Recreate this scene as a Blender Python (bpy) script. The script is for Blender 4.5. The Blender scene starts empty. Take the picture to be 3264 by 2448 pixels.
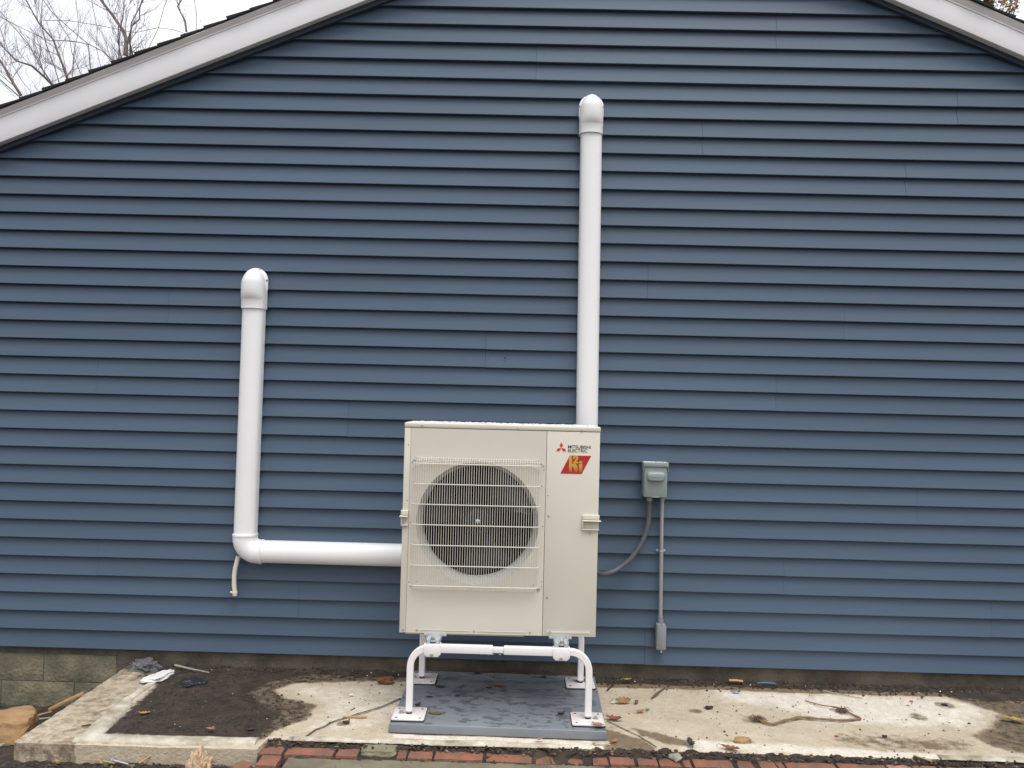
import bpy, bmesh, math, random
from mathutils import Vector, Matrix, noise as mnoise
R = math.radians
rng = random.Random(11)
SC = bpy.context.scene
COL = SC.collection

# ------------------------------------------------------------------ camera
CAM_D, CAM_H = 4.8269, 1.5309
YAW, PITCH, ROLL = -0.0111, 0.0213, 0.0253
def cam_axes():
    f = Vector((math.sin(YAW)*math.cos(PITCH), math.cos(YAW)*math.cos(PITCH), math.sin(PITCH)))
    r = Vector((math.cos(YAW), -math.sin(YAW), 0)); u = r.cross(f)
    r2 = r*math.cos(ROLL)+u*math.sin(ROLL); u2 = u*math.cos(ROLL)-r*math.sin(ROLL)
    return r2, u2, f
_r, _u, _f = cam_axes()
cd = bpy.data.cameras.new('camera'); cam = bpy.data.objects.new('camera', cd); COL.objects.link(cam)
cam.matrix_world = Matrix(((_r.x, _u.x, -_f.x, 0), (_r.y, _u.y, -_f.y, -CAM_D), (_r.z, _u.z, -_f.z, CAM_H), (0, 0, 0, 1)))
cd.sensor_width = 36; cd.lens = 36*2755.68/3264; cd.clip_start = .05; cd.clip_end = 2000
SC.camera = cam

# ------------------------------------------------------------------ light
SUN_EL, SUN_AZ = 65, 28          # degrees; azimuth to the right of the wall's outward normal
wd = bpy.data.worlds.new('World'); SC.world = wd; wd.use_nodes = True
nt = wd.node_tree; nt.nodes.clear()
out = nt.nodes.new('ShaderNodeOutputWorld'); bg = nt.nodes.new('ShaderNodeBackground')
sky = nt.nodes.new('ShaderNodeTexSky'); sky.sky_type = 'NISHITA'; sky.sun_disc = False
sky.sun_elevation = R(SUN_EL); sky.sun_rotation = R(180-SUN_AZ); sky.dust_density = 4
tc = nt.nodes.new('ShaderNodeTexCoord'); nz = nt.nodes.new('ShaderNodeTexNoise')
nz.inputs['Scale'].default_value = 2.2; nz.inputs['Detail'].default_value = 5
nt.links.new(tc.outputs['Generated'], nz.inputs['Vector'])
cr = nt.nodes.new('ShaderNodeValToRGB')
cr.color_ramp.elements[0].position = .3; cr.color_ramp.elements[0].color = (13.0, 13.4, 14.6, 1)
cr.color_ramp.elements[1].position = .7; cr.color_ramp.elements[1].color = (16.5, 16.6, 17.2, 1)
nt.links.new(nz.outputs['Fac'], cr.inputs['Fac'])
mx = nt.nodes.new('ShaderNodeMix'); mx.data_type = 'RGBA'; mx.inputs['Factor'].default_value = .88
nt.links.new(sky.outputs['Color'], mx.inputs['A']); nt.links.new(cr.outputs['Color'], mx.inputs['B'])
# an overcast dome is brighter overhead than at the horizon (CIE overcast sky)
sx = nt.nodes.new('ShaderNodeSeparateXYZ'); nt.links.new(tc.outputs['Generated'], sx.inputs[0])
mr = nt.nodes.new('ShaderNodeMapRange'); mr.inputs['From Min'].default_value = 0; mr.inputs['From Max'].default_value = 1
mr.inputs['To Min'].default_value = .46; mr.inputs['To Max'].default_value = 1.38
nt.links.new(sx.outputs['Z'], mr.inputs['Value'])
ms = nt.nodes.new('ShaderNodeVectorMath'); ms.operation = 'SCALE'
nt.links.new(mx.outputs['Result'], ms.inputs[0]); nt.links.new(mr.outputs['Result'], ms.inputs['Scale'])
nt.links.new(ms.outputs['Vector'], bg.inputs['Color']); bg.inputs['Strength'].default_value = .10
nt.links.new(bg.outputs[0], out.inputs[0])
sl = bpy.data.lights.new('sun', 'SUN'); sl.energy = 1.5; sl.angle = R(30); sl.color = (1, .985, .96)
so = bpy.data.objects.new('sun', sl); COL.objects.link(so)
_d = Vector((math.sin(R(SUN_AZ))*math.cos(R(SUN_EL)), -math.cos(R(SUN_AZ))*math.cos(R(SUN_EL)), math.sin(R(SUN_EL))))
so.rotation_euler = _d.to_track_quat('Z', 'Y').to_euler(); so.location = (3, -6, 8)
SC.view_settings.view_transform = 'Standard'; SC.view_settings.look = 'None'
SC.view_settings.gamma = 1; SC.view_settings.use_curve_mapping = False
SC.view_settings.exposure = 0.12

# ------------------------------------------------------------------ materials
def mat(name, col, rough=.6, metal=0., var=.0, vs=8., col2=None, bump=0., bs=60., spec=.5, stretch=None, coat=0., rvar=0.):
    m = bpy.data.materials.new(name); m.use_nodes = True
    t = m.node_tree; b = t.nodes['Principled BSDF']
    b.inputs['Roughness'].default_value = rough; b.inputs['Metallic'].default_value = metal
    b.inputs['Specular IOR Level'].default_value = spec; b.inputs['Coat Weight'].default_value = coat
    c = (*col, 1)
    tcn = t.nodes.new('ShaderNodeTexCoord'); vec = tcn.outputs['Object']
    if stretch:
        mp = t.nodes.new('ShaderNodeMapping'); mp.inputs['Scale'].default_value = stretch
        t.links.new(vec, mp.inputs[0]); vec = mp.outputs[0]
    if var or col2:
        n = t.nodes.new('ShaderNodeTexNoise'); n.inputs['Scale'].default_value = vs; n.inputs['Detail'].default_value = 6
        n.inputs['Roughness'].default_value = .62
        t.links.new(vec, n.inputs['Vector'])
        r = t.nodes.new('ShaderNodeValToRGB'); r.color_ramp.elements[0].position = .32; r.color_ramp.elements[1].position = .68
        if col2: r.color_ramp.elements[0].color = (*col2, 1); r.color_ramp.elements[1].color = c
        else:
            r.color_ramp.elements[0].color = (*[v*(1-var) for v in col], 1); r.color_ramp.elements[1].color = (*[v*(1+var) for v in col], 1)
        t.links.new(n.outputs['Fac'], r.inputs['Fac']); t.links.new(r.outputs['Color'], b.inputs['Base Color'])
        if rvar:
            q = t.nodes.new('ShaderNodeMapRange'); q.inputs['To Min'].default_value = rough-rvar; q.inputs['To Max'].default_value = rough+rvar
            t.links.new(n.outputs['Fac'], q.inputs['Value']); t.links.new(q.outputs[0], b.inputs['Roughness'])
    else: b.inputs['Base Color'].default_value = c
    if bump:
        n2 = t.nodes.new('ShaderNodeTexNoise'); n2.inputs['Scale'].default_value = bs; n2.inputs['Detail'].default_value = 5
        t.links.new(vec, n2.inputs['Vector'])
        bp = t.nodes.new('ShaderNodeBump'); bp.inputs['Strength'].default_value = bump; bp.inputs['Distance'].default_value = .01
        t.links.new(n2.outputs['Fac'], bp.inputs['Height']); t.links.new(bp.outputs[0], b.inputs['Normal'])
    return m

M = {}
M['siding'] = mat('siding vinyl', (.056, .088, .130), .48, var=.06, vs=2.5, bump=.05, bs=40, stretch=(.25, 1, 6), spec=.4)
M['backing'] = mat('sheathing', (.03, .03, .03), .9)
M['jchan_shade'] = mat('shade-darkened channel vinyl', (.032, .048, .07), .5)  # siding blue darkened in the colour to imitate shadow under the rake
M['fascia'] = mat('white aluminium', (.78, .77, .76), .45, var=.025, vs=3, bump=.02, bs=8)
M['shingle'] = mat('asphalt shingle', (.018, .018, .02), .95, var=.4, vs=180, bump=.5, bs=400)
M['block'] = mat('concrete block', (.24, .205, .14), .95, col2=(.095, .095, .055), vs=9, bump=.9, bs=55)
M['blockdirty'] = mat('dirty concrete block', (.135, .115, .082), .95, col2=(.055, .045, .034), vs=6, bump=.7, bs=60)
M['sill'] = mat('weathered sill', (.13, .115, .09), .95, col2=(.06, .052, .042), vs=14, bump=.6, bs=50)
M['duct'] = mat('white pvc', (.82, .81, .795), .36, var=.012, vs=3)
M['duct_screw'] = mat('screw zinc', (.16, .16, .16), .5, .5)
M['hose'] = mat('drain tube', (.70, .66, .54), .45, var=.04, vs=20)
M['cream'] = mat('cream enamel', (.612, .57, .475), .42, var=.02, vs=4, bump=.015, bs=300)
M['cream_light'] = mat('cream wire', (.68, .64, .555), .4)
M['bell'] = mat('bellmouth plastic', (.50, .485, .44), .38)
M['fan'] = mat('fan plastic', (.010, .0105, .012), .30, spec=.35)
M['coil'] = mat('coil fins', (.006, .006, .0065), .8, var=.5, vs=12, stretch=(60, 1, 1), spec=.05)
M['dark'] = mat('dark interior', (.006, .006, .006), .8, spec=.1)  # near-black colour stands in for the shade inside the casing
M['steel'] = mat('zinc steel', (.50, .51, .52), .38, .85, var=.1, vs=40)
M['galv'] = mat('galvanised', (.56, .60, .63), .42, .6, var=.12, vs=30)
M['bright'] = mat('chrome cap', (.70, .80, .80), .2, .7)
M['stand'] = mat('white powder coat', (.80, .765, .745), .38, var=.012, vs=8)
M['plate'] = mat('base plate', (.76, .735, .72), .45, col2=(.66, .60, .57), vs=22)
M['rubber'] = mat('black rubber', (.02, .02, .02), .7)
M['hole'] = mat('hole', (.012, .012, .012), .9)
M['ink'] = mat('black print', (.05, .048, .045), .5)
M['red'] = mat('red print', (.62, .035, .035), .45)
M['redbadge'] = mat('badge red', (.42, .018, .02), .4)
M['boxgrey'] = mat('enclosure grey', (.235, .275, .265), .42, var=.03, vs=12)
M['boxlight'] = mat('enclosure handle', (.255, .30, .29), .38)
M['whip'] = mat('flexible conduit', (.085, .094, .11), .5, var=.06, vs=30)
M['conduit'] = mat('grey conduit', (.28, .28, .27), .55, var=.06, vs=60)
M['lb'] = mat('cast grey', (.215, .225, .24), .5, var=.04, vs=40)
M['brick'] = mat('red brick', (.29, .112, .066), .9, col2=(.145, .085, .058), vs=15, bump=.7, bs=90)
M['brickdirty'] = mat('dirty brick', (.27, .10, .058), .95, col2=(.10, .07, .048), vs=18, bump=.5, bs=90)
M['brickpale'] = mat('pale brick', (.42, .24, .17), .9, col2=(.32, .12, .07), vs=22, bump=.5, bs=90)
M['mortar'] = mat('bead mortar', (.62, .57, .47), .9, col2=(.25, .205, .135), vs=9, bump=.5, bs=60)
M['olive'] = mat('olive stone', (.24, .22, .14), .9, col2=(.17, .15, .09), vs=20, bump=.5, bs=60)
M['walk'] = mat('walk concrete', (.225, .20, .135), .92, col2=(.105, .088, .055), vs=4.5, bump=.5, bs=90)
M['soil'] = mat('damp soil', (.060, .043, .028), .95, col2=(.018, .013, .010), vs=12, bump=1, bs=110)
M['sand'] = mat('sandstone', (.42, .26, .12), .9, col2=(.27, .16, .075), vs=9, bump=.6, bs=40)
M['foam'] = mat('tan foam', (.66, .52, .36), .85, col2=(.42, .28, .17), vs=30, bump=.6, bs=60)
M['wood'] = mat('pale wood', (.48, .30, .14), .8, col2=(.32, .19, .09), vs=14, stretch=(1, 1, 8))
M['greywood'] = mat('grey wood', (.34, .32, .27), .85, col2=(.22, .20, .16), vs=20)
M['bark'] = mat('bark', (.21, .165, .13), .95, col2=(.11, .085, .075), vs=14, bump=.3, bs=30)
M['twig'] = mat('glare-paled twig bark', (.28, .235, .25), .95)  # paled and purpled to imitate the bright sky's fringe around thin twigs
M['vine'] = mat('dry root', (.26, .16, .085), .9, col2=(.15, .09, .05), vs=30)
M['darkrag'] = mat('dark film', (.05, .05, .052), .55, col2=(.12, .12, .125), vs=18)
M['green'] = mat('weed', (.055, .085, .03), .7)
M['water'] = mat('water beads', (.75, .75, .74), .08, spec=.8)
M['chipred'] = mat('red chip', (.5, .05, .06), .5)
M['chipblue'] = mat('blue chip', (.16, .25, .33), .5)
M['blue'] = mat('blue strip', (.08, .22, .34), .5)
M['chipgreen'] = mat('green chip', (.03, .22, .10), .5)
M['chipwhite'] = mat('white chip', (.72, .70, .66), .6)
M['chipdark'] = mat('dark crumb', (.042, .030, .021), .9, var=.6, vs=40)
M['chiptan'] = mat('tan crumb', (.17, .12, .07), .9, var=.6, vs=40)
M['ochre'] = mat('ochre foliage', (.36, .24, .10), .8, col2=(.22, .12, .05), vs=3)
def leafmat(n, c): return mat(n, c, .7, col2=tuple(v*.55 for v in c), vs=45)
M['l_tan'] = leafmat('leaf tan', (.36, .19, .085)); M['l_rust'] = leafmat('leaf rust', (.26, .085, .03))
M['l_orange'] = leafmat('leaf orange', (.42, .20, .08)); M['l_dark'] = leafmat('leaf dark', (.055, .036, .03))
M['l_yellow'] = leafmat('leaf yellow', (.42, .27, .06)); M['l_olive'] = leafmat('leaf olive', (.15, .125, .055))

def panel_tone(m):
    t = m.node_tree; b = t.nodes['Principled BSDF']; src = b.inputs['Base Color'].links[0].from_socket
    oi = t.nodes.new('ShaderNodeObjectInfo'); q = t.nodes.new('ShaderNodeMapRange'); q.inputs['To Min'].default_value = .95; q.inputs['To Max'].default_value = 1.05
    t.links.new(oi.outputs['Random'], q.inputs['Value']); v_ = t.nodes.new('ShaderNodeVectorMath'); v_.operation = 'SCALE'
    t.links.new(src, v_.inputs[0]); t.links.new(q.outputs[0], v_.inputs['Scale']); t.links.new(v_.outputs[0], b.inputs['Base Color'])
panel_tone(M['siding']); panel_tone(M['block']); panel_tone(M['brick'])
def pad_material():
    m = bpy.data.materials.new('composite pad'); m.use_nodes = True; t = m.node_tree; b = t.nodes['Principled BSDF']
    tcn = t.nodes.new('ShaderNodeTexCoord'); mp = t.nodes.new('ShaderNodeMapping'); mp.inputs['Scale'].default_value = (12, 22, 7)
    t.links.new(tcn.outputs['Object'], mp.inputs[0])
    n = t.nodes.new('ShaderNodeTexNoise'); n.inputs['Scale'].default_value = 1.5; n.inputs['Detail'].default_value = 3.5
    t.links.new(mp.outputs[0], n.inputs['Vector'])
    r = t.nodes.new('ShaderNodeValToRGB'); r.color_ramp.elements[0].position = .545; r.color_ramp.elements[1].position = .572
    r.color_ramp.elements[0].color = (0, 0, 0, 1); r.color_ramp.elements[1].color = (1, 1, 1, 1)
    t.links.new(n.outputs['Fac'], r.inputs['Fac'])
    n3 = t.nodes.new('ShaderNodeTexNoise'); n3.inputs['Scale'].default_value = 4; n3.inputs['Detail'].default_value = 6
    t.links.new(tcn.outputs['Object'], n3.inputs['Vector'])
    base = t.nodes.new('ShaderNodeValToRGB'); base.color_ramp.elements[0].position = .3; base.color_ramp.elements[1].position = .7
    base.color_ramp.elements[0].color = (.150, .163, .180, 1); base.color_ramp.elements[1].color = (.195, .21, .23, 1)
    t.links.new(n3.outputs['Fac'], base.inputs['Fac'])
    # only the level top carries puddles
    ge = t.nodes.new('ShaderNodeNewGeometry'); sp = t.nodes.new('ShaderNodeSeparateXYZ'); t.links.new(ge.outputs['Normal'], sp.inputs[0])
    gt = t.nodes.new('ShaderNodeMath'); gt.operation = 'GREATER_THAN'; gt.inputs[1].default_value = .9; t.links.new(sp.outputs['Z'], gt.inputs[0])
    mu = t.nodes.new('ShaderNodeMath'); mu.operation = 'MULTIPLY'; t.links.new(gt.outputs[0], mu.inputs[0]); t.links.new(r.outputs['Color'], mu.inputs[1])
    x = t.nodes.new('ShaderNodeMix'); x.data_type = 'RGBA'; x.inputs['B'].default_value = (.112, .121, .124, 1)
    t.links.new(mu.outputs[0], x.inputs['Factor']); t.links.new(base.outputs['Color'], x.inputs['A']); t.links.new(x.outputs['Result'], b.inputs['Base Color'])
    q = t.nodes.new('ShaderNodeMapRange'); q.inputs['To Min'].default_value = .55; q.inputs['To Max'].default_value = .32
    t.links.new(mu.outputs[0], q.inputs['Value']); t.links.new(q.outputs[0], b.inputs['Roughness'])
    bp = t.nodes.new('ShaderNodeBump'); bp.inputs['Strength'].default_value = .15; n2 = t.nodes.new('ShaderNodeTexNoise'); n2.inputs['Scale'].default_value = 160
    t.links.new(tcn.outputs['Object'], n2.inputs['Vector']); t.links.new(n2.outputs['Fac'], bp.inputs['Height']); bp.inputs['Distance'].default_value = .004
    t.links.new(bp.outputs[0], b.inputs['Normal'])
    return m
M['pad'] = pad_material()

def badge_gold():
    m = bpy.data.materials.new('badge gold'); m.use_nodes = True; t = m.node_tree; b = t.nodes['Principled BSDF']; b.inputs['Roughness'].default_value = .4
    tcn = t.nodes.new('ShaderNodeTexCoord'); s = t.nodes.new('ShaderNodeSeparateXYZ'); t.links.new(tcn.outputs['Object'], s.inputs[0])
    q = t.nodes.new('ShaderNodeMapRange'); q.inputs['From Min'].default_value = .790; q.inputs['From Max'].default_value = .822
    t.links.new(s.outputs['Z'], q.inputs['Value'])
    r = t.nodes.new('ShaderNodeValToRGB'); r.color_ramp.elements[0].color = (.42, .018, .02, 1); r.color_ramp.elements[1].color = (.52, .33, .045, 1)
    t.links.new(q.outputs[0], r.inputs['Fac']); t.links.new(r.outputs['Color'], b.inputs['Base Color'])
    return m
M['gold'] = badge_gold()

def slab_material():
    m = bpy.data.materials.new('stained slab'); m.use_nodes = True; t = m.node_tree; b = t.nodes['Principled BSDF']; b.inputs['Roughness'].default_value = .88
    at = t.nodes.new('ShaderNodeAttribute'); at.attribute_name = 'stain'
    tcn = t.nodes.new('ShaderNodeTexCoord')
    def noise(s, d=6, rr=.62):
        n = t.nodes.new('ShaderNodeTexNoise'); n.inputs['Scale'].default_value = s; n.inputs['Detail'].default_value = d; n.inputs['Roughness'].default_value = rr
        t.links.new(tcn.outputs['Object'], n.inputs['Vector']); return n.outputs['Fac']
    def ramp(f, a, c0, c, c1):
        r = t.nodes.new('ShaderNodeValToRGB'); r.color_ramp.elements[0].position = a; r.color_ramp.elements[1].position = c
        r.color_ramp.elements[0].color = (*c0, 1); r.color_ramp.elements[1].color = (*c1, 1); t.links.new(f, r.inputs['Fac']); return r.outputs['Color']
    def mix(f, a, bcol):
        x = t.nodes.new('ShaderNodeMix'); x.data_type = 'RGBA'; t.links.new(f, x.inputs['Factor']); t.links.new(a, x.inputs['A'])
        if isinstance(bcol, tuple): x.inputs['B'].default_value = (*bcol, 1)
        else: t.links.new(bcol, x.inputs['B'])
        return x.outputs['Result']
    sp = t.nodes.new('ShaderNodeSeparateColor'); t.links.new(at.outputs['Color'], sp.inputs[0])
    def edge(mask, s, w=.22):
        # mask broken up by noise so that the stain's rim is ragged
        n = noise(s, 8, .7); a = t.nodes.new('ShaderNodeMath'); a.operation = 'SUBTRACT'; t.links.new(n, a.inputs[0]); a.inputs[1].default_value = .5
        mlt = t.nodes.new('ShaderNodeMath'); mlt.operation = 'MULTIPLY'; mlt.inputs[1].default_value = 1.35; t.links.new(a.outputs[0], mlt.inputs[0])
        ad = t.nodes.new('ShaderNodeMath'); ad.operation = 'ADD'; t.links.new(mask, ad.inputs[0]); t.links.new(mlt.outputs[0], ad.inputs[1])
        q = t.nodes.new('ShaderNodeMapRange'); q.interpolation_type = 'SMOOTHSTEP'; q.inputs['From Min'].default_value = .5-w; q.inputs['From Max'].default_value = .5+w
        t.links.new(ad.outputs[0], q.inputs['Value']); return q.outputs[0]
    base = ramp(noise(5), .3, (.45, .372, .258), .7, (.57, .49, .37))
    base = mix(edge(sp.outputs['Green'], 9), base, ramp(noise(14), .3, (.62, .555, .45), .7, (.76, .70, .60)))
    mo = ramp(noise(30, 8, .75), .42, (0, 0, 0), .66, (1, 1, 1)); m5 = t.nodes.new('ShaderNodeMath'); m5.operation = 'MULTIPLY'; m5.inputs[1].default_value = .28; t.links.new(mo, m5.inputs[0])
    base = mix(m5.outputs[0], base, (.19, .145, .095))
    base = mix(edge(sp.outputs['Red'], 18), base, ramp(noise(22), .3, (.12, .088, .052), .7, (.225, .165, .098)))
    base = mix(edge(sp.outputs['Blue'], 24, .2), base, ramp(noise(60), .3, (.020, .015, .011), .7, (.05, .037, .026)))
    # fine speckle
    sk = ramp(noise(120, 3), .62, (0, 0, 0), .70, (1, 1, 1))
    s2 = t.nodes.new('ShaderNodeMath'); s2.operation = 'MULTIPLY'; s2.inputs[1].default_value = .45; t.links.new(sk, s2.inputs[0])
    base = mix(s2.outputs[0], base, (.13, .10, .07))
    t.links.new(base, b.inputs['Base Color'])
    bp = t.nodes.new('ShaderNodeBump'); bp.inputs['Strength'].default_value = .7; bp.inputs['Distance'].default_value = .008
    t.links.new(noise(70), bp.inputs['Height']); t.links.new(bp.outputs[0], b.inputs['Normal'])
    return m
M['slab'] = slab_material()

def ground_material():
    m = bpy.data.materials.new('ground soil'); m.use_nodes = True; t = m.node_tree; b = t.nodes['Principled BSDF']; b.inputs['Roughness'].default_value = .95
    tcn = t.nodes.new('ShaderNodeTexCoord')
    n = t.nodes.new('ShaderNodeTexNoise'); n.inputs['Scale'].default_value = 18; n.inputs['Detail'].default_value = 8; t.links.new(tcn.outputs['Object'], n.inputs['Vector'])
    r = t.nodes.new('ShaderNodeValToRGB'); r.color_ramp.elements[0].position = .35; r.color_ramp.elements[1].position = .7
    r.color_ramp.elements[0].color = (.018, .013, .010, 1); r.color_ramp.elements[1].color = (.07, .05, .034, 1)
    t.links.new(n.outputs['Fac'], r.inputs['Fac']); t.links.new(r.outputs['Color'], b.inputs['Base Color'])
    bp = t.nodes.new('ShaderNodeBump'); bp.inputs['Strength'].default_value = .9; bp.inputs['Distance'].default_value = .02
    n2 = t.nodes.new('ShaderNodeTexNoise'); n2.inputs['Scale'].default_value = 80; n2.inputs['Detail'].default_value = 5
    t.links.new(tcn.outputs['Object'], n2.inputs['Vector']); t.links.new(n2.outputs['Fac'], bp.inputs['Height']); t.links.new(bp.outputs[0], b.inputs['Normal'])
    return m
M['ground'] = ground_material()

# ------------------------------------------------------------------ helpers
def link(name, me, m, parent=None):
    o = bpy.data.objects.new(name, me); COL.objects.link(o)
    if m is not None and not me.materials: me.materials.append(m)
    if parent is not None: o.parent = parent
    return o
class MB:
    def __init__(s): s.v = []; s.f = []
    def add(s, v, f):
        k = len(s.v); s.v += [tuple(p) for p in v]; s.f += [tuple(i+k for i in q) for q in f]; return s
    def box(s, x0, x1, y0, y1, z0, z1):
        v = [(x, y, z) for z in (z0, z1) for y in (y0, y1) for x in (x0, x1)]
        return s.add(v, [(0, 2, 3, 1), (4, 5, 7, 6), (0, 1, 5, 4), (2, 6, 7, 3), (0, 4, 6, 2), (1, 3, 7, 5)])
    def loft(s, rings, close=True, cap=True):
        n = len(rings[0]); v = [p for r in rings for p in r]; f = []
        for i in range(len(rings)-1):
            for j in range(n if close else n-1):
                a, b = i*n+j, i*n+(j+1) % n; f.append((a, b, b+n, a+n))
        if cap: f.append(tuple(range(n))[::-1]); f.append(tuple(range((len(rings)-1)*n, len(rings)*n)))
        return s.add(v, f)
    def tube(s, path, r, n=8, cap=True):
        path = [Vector(p) for p in path]; rr = r if isinstance(r, (list, tuple)) else [r]*len(path)
        t0 = (path[1]-path[0]).normalized(); up = Vector((0, 0, 1)) if abs(t0.z) < .9 else Vector((1, 0, 0))
        a = t0.cross(up).normalized(); rings = []
        for i, p in enumerate(path):
            t = (path[min(i+1, len(path)-1)]-path[max(i-1, 0)]).normalized()
            a = (a-t*a.dot(t)).normalized(); b = t.cross(a)
            rings.append([p+(a*math.cos(2*math.pi*k/n)+b*math.sin(2*math.pi*k/n))*rr[i] for k in range(n)])
        return s.loft(rings, cap=cap)
    def cyl(s, c, axis, r, h, n=12, r2=None):
        c = Vector(c); ax = Vector(axis).normalized()
        return s.tube([c, c+ax*h], [r, r if r2 is None else r2], n)
    def prism(s, poly, y0, y1):          # polygon in x,z extruded along y
        n = len(poly); v = [(x, y0, z) for x, z in poly]+[(x, y1, z) for x, z in poly]
        f = [tuple(range(n)), tuple(range(n, 2*n))[::-1]]+[(i, i+n, (i+1) % n+n, (i+1) % n) for i in range(n)]
        return s.add(v, f)
    def build(s, name, m, parent=None, smooth=None, bevel=0, seg=2, kind=None):
        me = bpy.data.meshes.new(name); me.from_pydata(s.v, [], s.f); me.validate(); me.update()
        bm = bmesh.new(); bm.from_mesh(me)
        if bevel:
            es = [e for e in bm.edges if len(e.link_faces) == 2 and e.calc_face_angle(0) > .5]
            bmesh.ops.bevel(bm, geom=es, offset=bevel, segments=seg, profile=.5, affect='EDGES', clamp_overlap=True)
        bmesh.ops.recalc_face_normals(bm, faces=bm.faces[:]); bm.to_mesh(me); bm.free()
        if smooth is not None or bevel:
            me.shade_smooth()
            try: me.set_sharp_from_angle(angle=R(smooth or 40))
            except Exception: pass
        o = link(name, me, m, parent)
        if kind: o['kind'] = kind
        return o
def tag(o, label, cat, group=None):
    o['label'] = label; o['category'] = cat
    if group: o['group'] = group
    return o
def empty(name, loc=(0, 0, 0), rz=0., label=None, cat=None, group=None):
    o = bpy.data.objects.new(name, None); COL.objects.link(o); o.location = loc; o.rotation_euler = (0, 0, rz); o.empty_display_size = .1
    if label: tag(o, label, cat, group)
    return o
def N(x, y, z=0., s=1.): return mnoise.noise(Vector((x*s, y*s, z*s)))
def sm(a, b, x):
    t = max(0., min(1., (x-a)/(b-a))); return t*t*(3-2*t)
def inside(poly, x, y):
    c = False; j = len(poly)-1
    for i in range(len(poly)):
        xi, yi = poly[i]; xj, yj = poly[j]
        if (yi > y) != (yj > y) and x < (xj-xi)*(y-yi)/(yj-yi)+xi: c = not c
        j = i
    return c
def dseg(x, y, a, b):
    ax, ay = a; bx, by = b; dx, dy = bx-ax, by-ay; t = max(0, min(1, ((x-ax)*dx+(y-ay)*dy)/(dx*dx+dy*dy+1e-12)))
    return math.hypot(x-ax-t*dx, y-ay-t*dy)
def sdist(poly, x, y):                   # signed: positive inside
    d = min(dseg(x, y, poly[i], poly[(i+1) % len(poly)]) for i in range(len(poly)))
    return d if inside(poly, x, y) else -d
def soft(poly, x, y, w): return sm(-w, w, sdist(poly, x, y))

# ================================================================== SETTING
# ------------------------------------------------ ground: one sheet to the horizon
def axis(dense0, dense1, step, far):
    a = [dense0]; s = step
    while a[0] > -far: s *= 1.35; a.insert(0, a[0]-s)
    x = dense0
    while x < dense1: x += step; a.append(x)
    s = step
    while a[-1] < far: s *= 1.35; a.append(a[-1]+s)
    return a
def ground_z(x, y):
    z = -.085
    left = sm(-2.10, -2.30, x)
    z += left*(-.03-.12*sm(-.95, -.1, y))
    z += -.12*sm(-.75, -.55, x)*1.0 if y > -3 else -.0
    near = 1 if abs(x) < 6 and abs(y) < 6 else 0
    if near:
        z += .012*N(x, y, 0, 9)+.008*N(x, y, 3, 30)+.004*N(x, y, 7, 80)
        if y < -1.05 and x < -1.0: z += .022*max(0, N(x, y, 5, 14))
    return z
gx = axis(-3.3, -.85, .014, 400); gy = axis(-1.5, .03, .014, 400)
v = [(x, y, ground_z(x, y)) for y in gy for x in gx]; nx = len(gx)
f = [(j*nx+i, j*nx+i+1, (j+1)*nx+i+1, (j+1)*nx+i) for j in range(len(gy)-1) for i in range(nx-1)]
g = MB().add(v, f).build('ground', M['ground'], smooth=80); g['kind'] = 'structure'

# ------------------------------------------------ concrete slab with stains
DIRT = [(-1.83, -.93), (-1.85, -.6), (-1.87, -.3), (-2.0, .05), (-.5, .05), (-.62, -.09), (-.9, -.13), (-1.17, -.19), (-1.25, -.30), (-1.16, -.41), (-.98, -.49), (-.98, -.70), (-1.06, -.80), (-1.09, -.88), (-1.1, -.95)]
DARK = [(-1.84, -.94), (-1.87, -.3), (-2.0, .05), (-1.0, .05), (-1.3, -.17), (-1.36, -.35), (-1.25, -.5), (-1.12, -.62), (-1.12, -.95)]
RIGHT = [(2.30, .05), (2.36, -.13), (2.49, -.33), (2.34, -.52), (2.20, -.64), (2.2, -.78), (2.31, -.87), (2.9, -.9), (3.6, -.9), (3.6, .05)]
TRI = [(.43, -.70), (.50, -.74), (.60, -.83), (.66, -.94), (.40, -.96)]
BAND = [(.55, -.67), (.66, -.72), (.80, -.82), (.80, -.89), (.70, -.87), (.60, -.79)]
BROWN = [(1.53, -.64), (1.85, -.66), (2.2, -.70), (2.1, -.88), (1.75, -.90), (1.45, -.84)]
RSTAIN = [(.95, -.78), (1.13, -.79), (1.12, -.84), (.97, -.82)]
WHITE1 = [(1.05, -.08), (2.35, -.10), (2.45, -.30), (2.3, -.50), (1.95, -.58), (1.5, -.52), (1.35, -.35), (1.1, -.28)]
WHITE2 = [(.85, -.80), (1.45, -.84), (1.5, -.93), (.7, -.93)]
WHITE3 = [(1.45, -.84), (2.1, -.9), (2.9, -.86), (2.9, -.95), (1.4, -.95)]
WHITEL = [(-1.2, -.3), (-1.05, -.2), (-.55, -.16), (-.55, -.6), (-.7, -.86), (-1.0, -.86), (-.95, -.72), (-.96, -.5)]
def slab_front(x): return -1.055 if x < -1.105 else -.935+.006*N(x, 0, 0, 4)
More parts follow.
